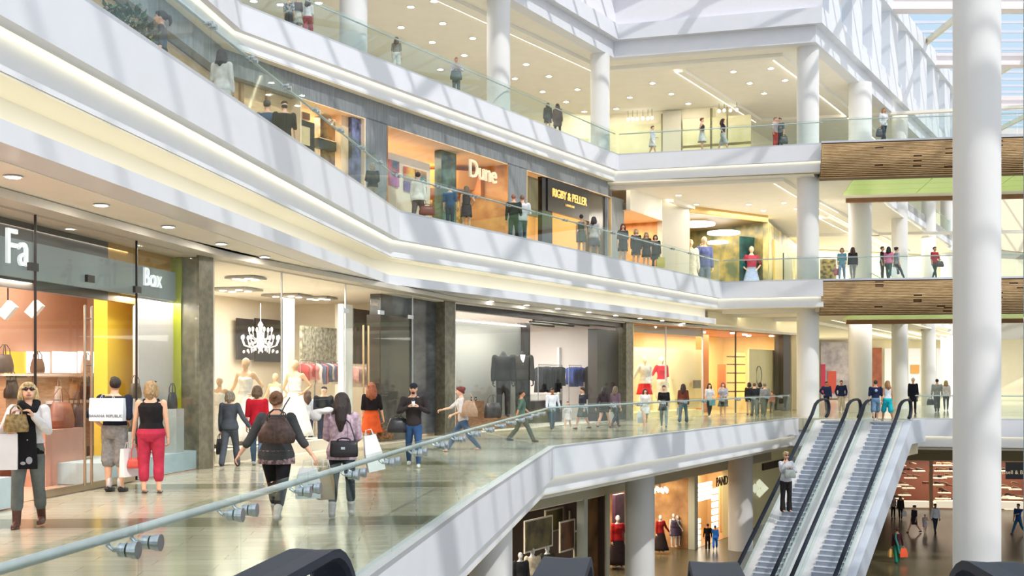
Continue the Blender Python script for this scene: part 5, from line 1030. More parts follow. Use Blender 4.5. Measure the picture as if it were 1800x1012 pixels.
for k, (px, hd, lb, tp, bt) in enumerate(((1086, 905, 'red jacket and black dress', ('jacket', (170, 34, 40)), ('gown', (50, 40, 44))), (1161, 905, 'black and red outfit', ('jacket', (150, 30, 34)), ('gown', (44, 34, 36))), (1184, 902, 'purple grey dress, first of two', ('sleeveless', (92, 78, 104)), ('dress', (88, 74, 100))), (1191, 906, 'purple grey dress, second of two', ('sleeveless', (92, 78, 104)), ('dress', (88, 74, 100))), (1209, 893, 'crimson top and white trousers', ('tee', (180, 40, 56)), ('trousers', (226, 220, 214))))):
    ln = LG if px < 1150 else LH; p = hit(px, *ln, .8); person('mannequin', 'lowest level mannequin in a %s' % lb, Vector((p.x, p.y, -5.9)), 15, max(1.4, zat(hd, p.y)+5.9), ('none', None), tp, bt, ((210, 190, 170), 'shoe'), ('down', 'out'), 'stand', 'f', WS, cat='mannequin')
for k, (px, hd, lb, tp, bt) in enumerate(((1171, 900, 'charcoal coat', ('coat', (54, 48, 50)), ('leggings', (40, 36, 38))), (1200, 908, 'plum jacket', ('jacket', (96, 50, 66)), ('trousers', (60, 50, 54))))):
    p = hit(px, *LH, 1.7); person('mannequin', 'lowest level mannequin in a %s' % lb, Vector((p.x, p.y, -5.9)), -10, max(1.4, zat(hd, p.y)+5.9), ('none', None), tp, bt, ((210, 190, 170), 'shoe'), ('down', 'out'), 'stand', 'f', WS, cat='mannequin')
board(LH, 2.9, 1156, 1180, 868, 890, .1, mat('warm_picture', (190, 130, 80), .4, rgb2=(90, 56, 40), nscale=2.5), 'wall_picture', 'warm brown picture at the back of the dress shop', 'picture')
for k, (px, y) in enumerate(((1205, 866), (1160, 862))):
    p = spot(px, y, LH, 1.4); t = thing('chandelier', ('glowing chandelier above the crimson mannequin', 'glowing chandelier at the dress shop pillar')[k], 'chandelier', p); m = MB()
    for i in range(10): a = i*.628; m.ell((math.cos(a)*.32, math.sin(a)*.32, .06*(i % 2)), (.07, .07, .12), 8, 5)
    m.obj('bulbs', glow('bulb2', (255, 226, 170), 6), t); MB().tube([(0, 0, 1.0), (0, 0, 0)], .02, 6).obj('stem', BLACK, t); MB().tube([(math.cos(i*.628)*.3, math.sin(i*.628)*.3, 0) for i in range(11)], .02, 6).obj('ring', BLACK, t)
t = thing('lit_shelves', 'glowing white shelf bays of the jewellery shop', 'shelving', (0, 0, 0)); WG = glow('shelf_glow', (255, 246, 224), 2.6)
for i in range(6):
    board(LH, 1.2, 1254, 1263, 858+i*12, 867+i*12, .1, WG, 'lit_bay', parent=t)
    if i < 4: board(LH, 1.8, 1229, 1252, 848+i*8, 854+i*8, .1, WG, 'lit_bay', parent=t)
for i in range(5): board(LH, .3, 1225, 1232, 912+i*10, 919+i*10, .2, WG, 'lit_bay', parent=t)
for i, px in enumerate((1266, 1270, 1274)): board(LH, .9, px, px+2.5, 0, 0, .1, mat('slat_cream', (226, 196, 160), .5), 'wall_cream_slat', z=(-6, -3.2))
o = text('sign_letters', 'PANDORA', .62, BLACK, (*pt(LH, -.05, 1277), zat(843, 58)), rz=ang(LH), ext=.02); tag(o, 'black capital letters above the jewellery shop', 'sign lettering')
# shoe shop behind the stairs
LS = ((22.0, 70.4), (34, 68.9)); room(LS[0], LS[1], 5.0, -6, -3.1, mat('red_brown_wall', (122, 70, 54), .5, noise=.1), None, MATS['low_ceiling'], None, 480, (1, .88, .7), lab='red brown interior of the shoe shop')
struct(MB().wall((17, 71), LS[0], -6, -1.3, .3).obj('wall_low_olive', mat('olive_wall', (150, 142, 108), .6))); struct(MB().wall(LS[1], (60, 65.5), -6, -1.3, .3).obj('wall_low_olive_2', MATS['olive_wall'])); struct(MB().wall(LS[0], LS[1], -3.1, -1.3, .3).obj('wall_low_olive_3', MATS['olive_wall']), 'olive band above the shoe shop')
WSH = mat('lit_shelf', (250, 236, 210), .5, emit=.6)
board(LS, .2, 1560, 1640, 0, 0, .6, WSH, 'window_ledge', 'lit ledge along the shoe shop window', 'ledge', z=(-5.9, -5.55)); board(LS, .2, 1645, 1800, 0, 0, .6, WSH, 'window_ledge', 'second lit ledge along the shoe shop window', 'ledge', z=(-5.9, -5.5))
board(LS, .1, 1634, 1640, 0, 0, .2, mat('tan_post', (196, 156, 116), .4), z=(-6, -3.1)); rs = random.Random(4); src = {}
SH = [(1573, 853), (1586, 833), (1597, 856), (1610, 838), (1577, 874), (1600, 826), (1590, 868), (1651, 858), (1660, 864), (1668, 854), (1650, 880), (1662, 886), (1672, 878), (1655, 842), (1666, 836), (1763, 873), (1772, 870), (1781, 872), (1790, 874), (1766, 889), (1777, 893), (1788, 890), (1765, 855), (1784, 858)]
for _ in range(44): SH.append((rs.choice((rs.uniform(1566, 1632), rs.uniform(1644, 1674), rs.uniform(1760, 1796))), rs.choice((816, 826, 838, 850, 862, 874, 884))))
for k, (px, y) in enumerate(SH):
    off = 1.2 if y < 870 else .8; p = spot(px, y, LS, off); zf = p.z; c = ((40, 30, 28), (110, 60, 40), (150, 120, 90), (150, 40, 40))[k % 4]
    if k % 2 == 0 or 14 < k < 30:
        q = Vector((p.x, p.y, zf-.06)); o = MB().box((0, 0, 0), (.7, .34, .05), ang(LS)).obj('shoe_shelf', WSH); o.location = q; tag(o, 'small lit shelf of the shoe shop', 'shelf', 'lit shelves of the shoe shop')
    if c not in src:
        m = MB(); m.tube([(-.13, 0, .08), (0, 0, .09), (.2, 0, .045)], [.075, .06, .05], 9); m.tube([(-.14, 0, .0), (-.13, 0, .1)], [.02, .06], 8); src[c] = m.obj('shoe', mat('shoe_%d' % c[0], c, .35), smooth=True); o = src[c]
    else: o = src[c].copy(); COL.objects.link(o)
    o.location = (p.x, p.y, zf-.02); tag(o, 'shoe displayed in the shoe shop window, %s' % ('black', 'brown', 'tan', 'red')[k % 4], 'shoe', 'shoes on display')
board(LS, .15, 1768, 1800, 812, 842, .1, BF, 'sign_board', 'black shop sign board beside the tall column', 'sign'); o = text('sign_letters', 'Russell & Bromley', .32, mat('sign_tan', (230, 210, 180), .4, emit=.4), (*pt(LS, .1, 1790), zat(834, 68)), rz=ang(LS)); tag(o, 'cream letters on the black board beside the tall column', 'sign lettering')
# ================================================================== RECESSED LIGHTS
def downs(tab, z, lab, grp, r=.09):
    src = None
    for px, y in tab:
        p = at(px, y, z-.01)
        if src is None:
            src = thing('downlight', lab, 'ceiling lamp', p, group=grp); a = MB().lathe((0, 0, 0), [(r*1.35, .0), (r*1.35, -.012), (r, -.012)], 20).obj('rim', WHITE, src); b = MB().lathe((0, 0, 0), [(r, -.016), (r*.6, -.02)], 20).obj('lamp', glow('lamp_down', (255, 248, 236), 260.0), src)
        else:
            t = src.copy(); COL.objects.link(t); t.location = p
            for c in (a, b): k = c.copy(); COL.objects.link(k); k.parent = t
downs([(23, 310), (178, 360), (296, 398), (389, 428), (465, 451), (527, 471), (578, 487), (621, 500), (711, 512), (790, 520), (863, 529), (926, 536), (981, 542), (1035, 548), (1082, 554), (1125, 559), (1164, 563), (1201, 568)], 4.13, 'round recessed lamp in the soffit above the ground-level shopfront row', 'recessed lamps of the gallery soffit', .085)
downs([(1193, 343), (1160, 362), (1224, 359), (1192, 372), (1253, 370), (1222, 383), (1281, 380), (1316, 359), (1342, 370), (1378, 356), (1400, 367), (1468, 397), (1482, 401)], 10.72, 'round recessed lamp in the second gallery ceiling', 'recessed lamps of the second gallery', .12)
downs([(1147, 146), (1224, 139), (1107, 171), (1180, 165), (1255, 159), (1210, 182), (1282, 177), (1289, 126), (1355, 120), (1318, 146), (1380, 141), (1343, 164), (722, 12), (705, 48), (778, 41), (831, 67), (760, 74), (816, 97), (774, 122), (925, 113), (905, 138), (965, 134), (954, 161), (1015, 157), (995, 179), (1027, 196), (1083, 191), (763, 2), (560, 5), (493, 8), (446, 2), (640, 20)], 16.6, 'round recessed lamp in the top gallery ceiling', 'recessed lamps of the top gallery', .13)

# ================================================================== WHO IS WHERE
G1 = 'shoppers on the limestone gallery'; G2 = 'shoppers on the second gallery'; G3 = 'shoppers on the top gallery'; G0 = 'shoppers on the lowest floor'
def on1(px, yf, yh, z=0.0):
    p = at(px, yf, z); return p, (yf-yh)*p.y/FPX
# --- the woman with scarf and boots
p, h = on1(50, 926, 670)
I = person('person', 'blonde woman in white jacket, long black scarf, jeans and brown boots by the bag shop', p, 8, h, ('bob', (226, 196, 140)), ('jacket', (232, 230, 232)), ('jeans', (112, 118, 116)), ((92, 56, 44), 'highboot'),
           arms=('chest', 'chest'), legs=((12, 8), (-8, 12)), head=(18, -16), extra=('shades', 'cropped'), group=None, vox=.009, wide=1.06)
m = MB()
w_ = I['T']
m.tube([w_(.05, -.05, .80), w_(.052, .01, .845), w_(.0, .045, .85), w_(-.052, .01, .845), w_(-.03, -.06, .83), w_(.03, -.07, .80)], [.024, .03, .03, .03, .034, .026], 10)
m.loft([(w_(.012, -.082, .81), (.045, 0, 0), (0, .016, 0)), (w_(.012, -.10, .70), (.062, 0, 0), (0, .015, 0)), (w_(.01, -.095, .55), (.072, 0, 0), (0, .014, 0)), (w_(.01, -.09, .40), (.078, 0, 0), (0, .010, 0))], 12)
I['fin'](m, 'scarf', cloth((30, 30, 34)), .009)
m = MB(); m.loft([(w_(0, 0, .575), (.088, 0, 0), (0, .066, 0)), (w_(0, 0, .53), (.104, 0, 0), (0, .078, 0)), (w_(0, 0, .50), (.106, 0, 0), (0, .08, 0))], 18); I['fin'](m, 'black_top', cloth((24, 24, 26)), None)
m = MB(); m.ell(w_(.03, -.103, .46), (.022, .004, .026), 12, 7); m.ell(w_(-.01, -.103, .44), (.018, .004, .012), 12, 7); m.ell(w_(.02, -.108, .60), (.006, .004, .008), 8, 5); I['fin'](m, 'scarf_print', mat('scarf_print', (168, 168, 180), .7), None)
hb = I['hand'][-1]; t = handbag('small gold quilted handbag hugged to the chest of the blonde woman in boots', hb+Vector((.02, -.03, .05)), .26, .2, .1, (176, 150, 96), .3, .1, (120, 98, 60))
paperbag('large plain white paper bag carried by the blonde woman in boots', hb+Vector((-.14, -.05, -.13)), .34, .40, .12, (238, 238, 242), .3, .14)
# --- couple looking into the window
p, h = on1(202, 864, 662)
I = person('person', 'man in navy striped shirt, grey shorts and black trainers looking into the shop window', p, 168, h, ('short', (50, 38, 30)), ('tee', (36, 42, 62)), ('shorts', (150, 150, 150), (128, 128, 130)), ((34, 34, 38), 'shoe'),
           arms=('back', 'hip'), legs='stand', sex='m', head=(40, -6), extra=('shades',), skin=0, wide=1.2, vox=.009)
m = MB(); m.loft([(I['T'](0, 0, z), (.100*1.2, 0, 0), (0, .074*1.2, 0)) for z in (.545, .555)], 20); I['fin'](m, 'shirt_stripe', cloth((150, 148, 110)), None)
for s in (-1, 1):
    m = MB(); m.tube([(I['T'](.05*s, .004, .05)), I['T'](.05*s, .004, .095)], .0235, 10); I['fin'](m, 'sock', cloth((226, 226, 230)), None)
paperbag('pale blue white shopping bag with grey lettering slung behind the man in shorts', Vector((p.x-.03, p.y-.24, 1.47)), .52, .34, .12, (214, 228, 240), -.12, .06, 'BANANA REPUBLIC')
p, h = on1(266, 867, 670)
I = person('person', 'blonde woman in black sleeveless top and raspberry cropped trousers seen from behind', p, 182, h, ('bob', (196, 164, 120)), ('sleeveless', (34, 32, 36)), ('capri', (190, 56, 82)), ((60, 50, 46), 'sandal'),
           arms=('down', 'carry'), legs='stand', skin=0, wide=1.26, extra=('shadestop',), vox=.009)
hb = I['hand'][1]
paperbag('thin white shopping bag in the hand of the woman in raspberry trousers', hb+Vector((-.05, -.02, .02)), .30, .42, .10, (226, 228, 232), 1.2, .1)
handbag('small coral red handbag hanging beside the raspberry trousers', hb+Vector((.06, -.10, -.02)), .2, .15, .09, (214, 84, 70), .3, .2)
# --- group before the bridal shop
p, h = on1(404, 820, 683)
I = person('person', 'grey-haired woman in a charcoal trouser suit carrying a slim black case', p, 178, h, ('bob', (170, 158, 138)), ('jacket', (74, 80, 90)), ('trousers', (78, 84, 94)), ((24, 24, 26), 'shoe'), arms=('out', 'down'), legs='walk')
handbag('slim black briefcase held by the grey-haired woman in a suit', I['hand'][1]+Vector((0, 0, .02)), .34, .30, .08, (28, 28, 32), 1.4, .1, name='briefcase', cat='briefcase', taper=.95)
p, h = on1(452, 818, 674)
person('person', 'woman in a red short-sleeved top and jeans half hidden by the backpack wearer', p, 185, h, ('bob', (128, 104, 82)), ('tee', (196, 34, 52)), ('jeans', (92, 120, 150)), ((220, 220, 220), 'shoe'), arms=('down', 'down'), legs='walkr')
p, h = on1(486, 914, 676)
I = person('person', 'auburn woman with hair pinned up, charcoal cardigan, black trousers and pale boots seen from behind', p, 176, h, ('bun', (136, 92, 60)), ('blouse', (72, 74, 76)), ('leggings', (30, 30, 34)), ((214, 208, 200), 'boot'), arms=('out', 'out'), legs='strider', wide=1.2, skin=0, vox=.009)
m = MB(); m.loft([(I['T'](0, 0, z), (k*1.2, 0, 0), (0, k*.75*1.2, 0)) for z, k in ((.56, .106), (.50, .114), (.46, .116))], 20, cap=False); I['fin'](m, 'top_hem', cloth((170, 150, 150), (80, 66, 72)), None)
sh = I['sh'][-1]; t = handbag('dark brown slouchy leather bag slung on the back of the auburn woman', Vector((p.x+.06, p.y-.30, 1.34)), .44, .30, .2, (84, 62, 54), -.1, .10, (52, 38, 34), taper=.5)
strap(t, [Vector((p.x+.05, p.y-.27, 1.15))], [Vector((p.x+.13, p.y-.16, 1.38)), Vector((p.x+.16, p.y+.0, 1.47))], (52, 38, 34))
hb = I['hand'][-1]
paperbag('frosted white carrier bag in the right hand of the auburn woman', hb+Vector((-.10, -.04, .02)), .34, .36, .14, (214, 220, 224), .2, .1, crumple=True)
paperbag('brown and green carrier bag held next to the frosted one', hb+Vector((.10, .02, .02)), .22, .38, .12, (150, 128, 96), .5, .1, crumple=True)
p, h = on1(540, 786, 686)
person('person', 'long-haired woman in a pale blouse and dark jeans stretching an arm toward the bridal window', p, 200, h, ('long', (90, 60, 44), .12), ('blouse', (206, 208, 220)), ('flare', (52, 58, 92)), ((50, 44, 44), 'shoe'), arms=('down', 'reach'), legs='stand', head=(20, -8))
p, h = on1(569, 789, 678)
person('person', 'man in a cap and dark blazer looking down beside the bridal window', p, 20, h, ('cap', (50, 40, 36), (44, 44, 68)), ('jacket', (36, 36, 44)), ('trousers', (44, 48, 70)), ((28, 26, 26), 'shoe'), arms=('hold', 'down'), legs='stand', sex='m', head=(-25, -24))
p, h = on1(601, 908, 688)
I = person('person', 'woman with very long dark hair, pink patterned blouse and black leggings seen from behind', p, 180, h, ('long', (52, 40, 38), .17), ('blouse', (206, 184, 196), (160, 136, 152)), ('leggings', (44, 46, 50)), ((170, 166, 166), 'boot'), arms=('hold', 'hold'), legs='wide', wide=1.08, vox=.009)
m = MB(); m.loft([(I['T'](0, 0, z), (k, 0, 0), (0, k*.76, 0)) for z, k in ((.60, .10), (.52, .116), (.46, .122))], 20, cap=False); I['fin'](m, 'blouse_hem', cloth((206, 184, 196), (160, 136, 152)), None)
t = handbag('black flap crossbody bag with a silver clasp on the long-haired woman', Vector((p.x+.06, p.y-.25, .98)), .34, .20, .1, (30, 30, 36), -.05, .03, taper=.98)
MB().box((0, -.055, -.12), (.05, .012, .03)).obj('clasp', STEEL, t)
strap(t, [Vector((p.x+.2, p.y-.2, .93))], [Vector((p.x+.12, p.y-.14, 1.15)), Vector((p.x-.12, p.y-.05, 1.38))], (30, 30, 36))
paperbag('large white plastic carrier held at the elbow of the long-haired woman', Vector((p.x+.33, p.y-.05, 1.08)), .24, .44, .12, (232, 236, 238), .3, .08, crumple=True, tilt=-.2)
m = MB(); m.ell((0, 0, 0), (.13, .07, .035), 14, 8); m.ell((-.08, -.03, -.05), (.08, .04, .07), 12, 7, Matrix.Rotation(.5, 3, 'Y')); m.ell((.07, 0, .02), (.07, .05, .035), 12, 7); o = remesh(m.obj('folded_jacket', cloth((230, 228, 226)), smooth=True), .012, 1); o.location = (p.x-.22, p.y-.12, 1.30); tag(o, 'folded white jacket held over the arm of the long-haired woman', 'jacket')
p, h = on1(653, 796, 669)
I = person('person', 'woman with curly copper hair, black tee and orange skirt carrying a leopard bag', p, 186, h, ('curly', (164, 84, 44), .11), ('tee', (30, 22, 26)), ('skirt', (222, 92, 44)), ((176, 130, 96), 'sandal'), arms=('carry', 'down'), legs='walk')
handbag('leopard print tote hanging from the hand of the curly-haired woman', I['hand'][-1]+Vector((.03, 0, 0)), .36, .28, .14, (140, 96, 50), .2, .12, (52, 34, 20))
p, h = on1(727, 820, 669)
I = person('person', 'man in cap, sunglasses, dark long-sleeved top and blue jeans holding a paper cup', p, 4, h, ('cap', (60, 46, 36), (40, 44, 56)), ('long', (56, 50, 52)), ('jeans', (52, 84, 128)), ((226, 226, 226), 'shoe'), arms=('clutch', 'clutch'), legs='walkr', sex='m', extra=('shades', 'beard'), head=(-6, 0))
t = thing('paper_cup', 'white paper cup in the hand of the man with a cap', 'cup', I['hand'][1]+Vector((-.02, -.06, .0))); MB().lathe((0, 0, 0), [(.026, -.05), (.034, .06)], 16).obj('cup', mat('paper_white', (236, 232, 226), .6), t, smooth=True); MB().lathe((0, 0, 0), [(.037, .058), (.037, .072), (.03, .078)], 16).obj('lid', BLACK, t, smooth=True)
t = handbag('black holdall on the hip of the man with a cap', Vector((p.x-.30, p.y-.02, .98)), .42, .28, .22, (34, 34, 40), .3, .04, name='holdall', cat='bag', taper=.7)
strap(t, [Vector((p.x-.28, p.y-.05, .95))], [Vector((p.x-.02, p.y-.17, 1.25)), Vector((p.x+.16, p.y-.02, 1.48))], (34, 40, 66))
p, h = on1(814, 794, 673)
I = person('person', 'red-haired woman in white tee and blue jeans striding along with a large tan tote', p, -78, h, ('bun', (130, 48, 44)), ('tee', (214, 212, 216)), ('jeans', (78, 100, 132)), ((120, 84, 60), 'sandal'), arms=('reach', 'hold'), legs='stride', lean=6)
t = handbag('large tan leather tote on the shoulder of the red-haired woman', Vector((p.x+.14, p.y-.22, 1.36)), .42, .36, .14, (176, 146, 122), -.15, .18, taper=.6)
# --- along the middle of the gallery
MID = [
 (917, 777, 680, 'man in a green tee and dark trousers striding along beside the suit shop', 100, ('short', (50, 40, 34)), ('tee', (92, 118, 108)), ('trousers', (74, 82, 84)), ((40, 40, 44), 'shoe'), ('swingb', 'swingf'), 'stride', 'm', 1, (0, 0)),
 (971, 754, 681, 'man in a white long-sleeved shirt and faded jeans with sunglasses', 15, ('short', (36, 28, 24)), ('long', (222, 230, 242)), ('jeans', (78, 96, 108)), ((60, 54, 52), 'shoe'), ('down', 'carry'), 'wide', 'm', 2, (0, 0)),
 (998, 754, 704, 'small child in a white dress walking between two adults', -20, ('short', (90, 50, 40)), ('tee', (226, 222, 226)), ('dress', (226, 222, 226)), ((150, 110, 90), 'sandal'), ('up', 'down'), 'walk', 'f', 0, (0, 0)),
 (1024, 754, 679, 'woman in a charcoal top and grey flared skirt turning toward the child', -60, ('bun', (70, 36, 30)), ('tee', (56, 60, 74)), ('skirt', (96, 102, 100)), ((56, 44, 44), 'shoe'), ('down', 'down'), 'walk', 'f', 0, (0, 0)),
 (1062, 752, 675, 'dark-haired woman in a black jacket close beside a companion in a mauve top', 150, ('long', (44, 32, 32), .1), ('jacket', (62, 52, 58)), ('miniskirt', (64, 56, 60)), ((120, 84, 66), 'shoe'), ('down', 'swingb'), 'stride', 'f', 0, (0, 0)),
 (1082, 750, 675, 'fair-haired woman in a mauve top and dark jeans with a white carrier', 140, ('long', (128, 108, 84), .08), ('tee', (112, 92, 110)), ('jeans', (64, 72, 74)), ((110, 72, 60), 'boot'), ('down', 'down'), 'strider', 'f', 0, (0, 0)),
 (1134, 748, 681, 'woman in a short white dress with a pale bag in front of the lingerie window', 4, ('long', (88, 48, 40), .1), ('blouse', (226, 222, 220)), ('dress', (238, 240, 240)), ((190, 150, 120), 'sandal'), ('down', 'bent'), 'walk', 'f', 0, (0, 0)),
 (1167, 750, 675, 'short-haired woman in a black tee and grey jeans', -10, ('short', (100, 72, 56)), ('tee', (32, 30, 34)), ('jeans', (138, 150, 154)), ((100, 90, 86), 'shoe'), ('hold', 'down'), 'walkr', 'f', 0, (0, 0)),
 (1201, 742, 673, 'long-haired woman in a rust brown jacket and flared jeans', 160, ('long', (74, 46, 34), .13), ('jacket', (122, 62, 48)), ('flare', (82, 98, 112)), ((60, 50, 48), 'shoe'), ('down', 'down'), 'walk', 'f', 0, (0, 0)),
 (1247, 733, 672, 'black-haired woman in a white top and dark vest with white shoes', 10, ('long', (30, 26, 30), .12), ('tee', (204, 206, 212)), ('leggings', (66, 70, 76)), ((230, 230, 232), 'shoe'), ('down', 'hold'), 'walk', 'f', 0, (0, 0)),
 (1271, 733, 672, 'auburn woman in a grey cardigan and dark skirt holding a hand to her face', -5, ('long', (150, 84, 64), .09), ('jacket', (172, 170, 178)), ('skirt', (92, 98, 92)), ((170, 140, 120), 'sandal'), ('up', 'hold'), 'stand', 'f', 0, (0, 0)),
 (1317, 729, 672, 'woman in a black coat at the edge of the chatting group', 150, ('bob', (60, 44, 40)), ('jacket', (40, 40, 44)), ('miniskirt', (50, 50, 54)), ((50, 44, 44), 'shoe'), ('down', 'down'), 'stand', 'f', 0, (0, 0)),
 (1326, 731, 673, 'man with a grey backpack and black jacket in the chatting group', 175, ('short', (110, 66, 50)), ('jacket', (40, 44, 52)), ('trousers', (120, 128, 124)), ((80, 76, 74), 'shoe'), ('down', 'down'), 'stand', 'm', 0, (0, 0)),
 (1336, 729, 672, 'dark-haired woman hidden in the middle of the chatting group', 165, ('bob', (58, 36, 30)), ('tee', (60, 74, 84)), ('trousers', (70, 78, 76)), ((60, 56, 54), 'shoe'), ('down', 'down'), 'stand', 'f', 0, (0, 0)),
 (1344, 731, 673, 'man in a grey hooded top with a crossing strap in the chatting group', 195, ('short', (140, 120, 98)), ('long', (146, 148, 150)), ('cargo', (74, 80, 70)), ((50, 48, 46), 'shoe'), ('down', 'down'), 'wide', 'm', 0, (0, 0)),
 (1357, 727, 686, 'child in a salmon coloured top standing by the chatting group', 180, ('short', (176, 130, 92)), ('tee', (204, 140, 128)), ('trousers', (120, 116, 108)), ((90, 80, 76), 'shoe'), ('down', 'down'), 'stand', 'f', 0, (0, 0)),
 (1453, 722, 669, 'man in a blue blazer, white shirt and dark trousers walking up to the moving stairs', 5, ('short', (44, 34, 30)), ('jacket', (40, 58, 104)), ('trousers', (48, 50, 60)), ((24, 22, 24), 'shoe'), ('hip', 'down'), 'walk', 'm', 1, (0, 0)),
 (1479, 724, 668, 'man in a navy blazer and cream shorts with white trainers', 0, ('short', (56, 42, 36)), ('jacket', (34, 46, 82)), ('cargo', (214, 206, 188)), ((240, 240, 240), 'shoe'), ('pocket', 'pocket'), 'stand', 'm', 1, (0, 0)),
 (1539, 740, 666, 'man in a navy tee with a round pale emblem and denim shorts at the stairhead', 172, ('short', (66, 50, 40)), ('tee', (34, 44, 76)), ('shorts', (110, 142, 172)), ((226, 226, 230), 'shoe'), ('down', 'down'), 'walk', 'm', 0, (0, 0)),
 (1560, 740, 667, 'blonde woman in a white vest and turquoise shorts leaving the moving stairs', 186, ('long', (190, 140, 88), .09), ('sleeveless', (226, 232, 238)), ('shorts', (34, 184, 200)), ((230, 230, 234), 'shoe'), ('down', 'down'), 'walkr', 'f', 1, (0, 0)),
 (1605, 727, 664, 'woman in a white woolly hat and black coat beyond the moving stairs', 0, ('hat', (40, 32, 34), (236, 234, 236)), ('coat', (28, 32, 48)), ('leggings', (44, 46, 56)), ((30, 28, 30), 'boot'), ('down', 'down'), 'stand', 'f', 0, (0, 0)),
 (1647, 724, 665, 'person in a grey hooded top with a dark shoulder bag behind the glass', 172, ('short', (56, 46, 42)), ('long', (170, 176, 180)), ('trousers', (78, 84, 76)), ((60, 60, 58), 'boot'), ('down', 'down'), 'wide', 'm', 0, (0, 0)),
 (1663, 722, 667, 'blonde woman in a white tee walking beside the grey hooded top', 165, ('long', (216, 184, 140), .07), ('tee', (236, 234, 240)), ('leggings', (74, 80, 78)), ((220, 220, 220), 'shoe'), ('down', 'swingf'), 'walk', 'f', 0, (0, 0)),
]
def crowd(tab, z, grp):
    out = []
    for r in tab:
        px, yf, yh, lb, fc, hr, tp, bt, sh, ar, lg, sx, sk, hd = r
        p, h = on1(px, yf, yh, z); out.append(person('person', lb, p, fc, h, hr, tp, bt, sh, ar, lg, sx, sk, hd, group=grp))
    return out
R1 = crowd(MID, 0, G1)
I = R1[18]; m = MB(); m.loft([(I['T'](0, .084, .74), (.036, 0, 0), (0, 0, .036)), (I['T'](0, .088, .74), (.034, 0, 0), (0, 0, .034))], 20); I['fin'](m, 'shirt_emblem', cloth((170, 184, 206)), None)
def hang(I, s, label, w, hh, rgb, kind='bag', dx=0):
    p = I['hand'][s]+Vector((dx, 0, .01))
    if kind == 'bag': return handbag(label, p, w, hh, w*.4, rgb, .2, .08)
    return paperbag(label, p, w, hh, w*.4, rgb, .2, .06, crumple=kind == 'plastic')
hang(R1[5], 1, 'white carrier bag beside the woman in the mauve top', .28, .4, (226, 230, 228), 'plastic')
hang(R1[6], -1, 'pale carrier bag of the woman in the white dress', .28, .42, (214, 224, 222), 'plastic')
hang(R1[8], 1, 'small white bag of the woman in the rust jacket', .16, .3, (220, 222, 226), 'plastic')
hang(R1[7], -1, 'black handbag under the arm of the woman in the black tee', .3, .2, (40, 34, 36))
hang(R1[10], 1, 'black shoulder bag of the auburn woman in a grey cardigan', .34, .24, (36, 34, 38))
hang(R1[21], 1, 'dark shoulder bag of the grey hooded person', .4, .3, (76, 82, 74), dx=-.05)
hang(R1[9], 1, 'teal and white paper bag of the black-haired woman', .24, .3, (90, 150, 160), 'paper')
# woman riding down
dwn = K1-E*6.15+R_*.62; zz = zat(899, dwn.y)
I = person('person', 'woman in a pale cardigan and black trousers riding the moving stairs while telephoning', Vector((dwn.x, dwn.y, zz)), 12, (899-793)*dwn.y/FPX, ('short', (222, 190, 140)), ('long', (206, 208, 216)), ('flare', (44, 40, 40)), ((150, 84, 70), 'sandal'), ('up', 'clutch'), 'stand', 'f', 0, (0, 0), extra=('shades',))
handbag('silver grey handbag of the woman riding the moving stairs', I['hand'][1]+Vector((.02, -.06, .02)), .42, .3, .16, (176, 184, 178), .2, .12)
t = thing('mobile_phone', 'small dark telephone at the ear of the woman on the moving stairs', 'phone', I['hand'][-1]); MB().box((0, 0, .02), (.02, .05, .1)).obj('case', BLACK, t)
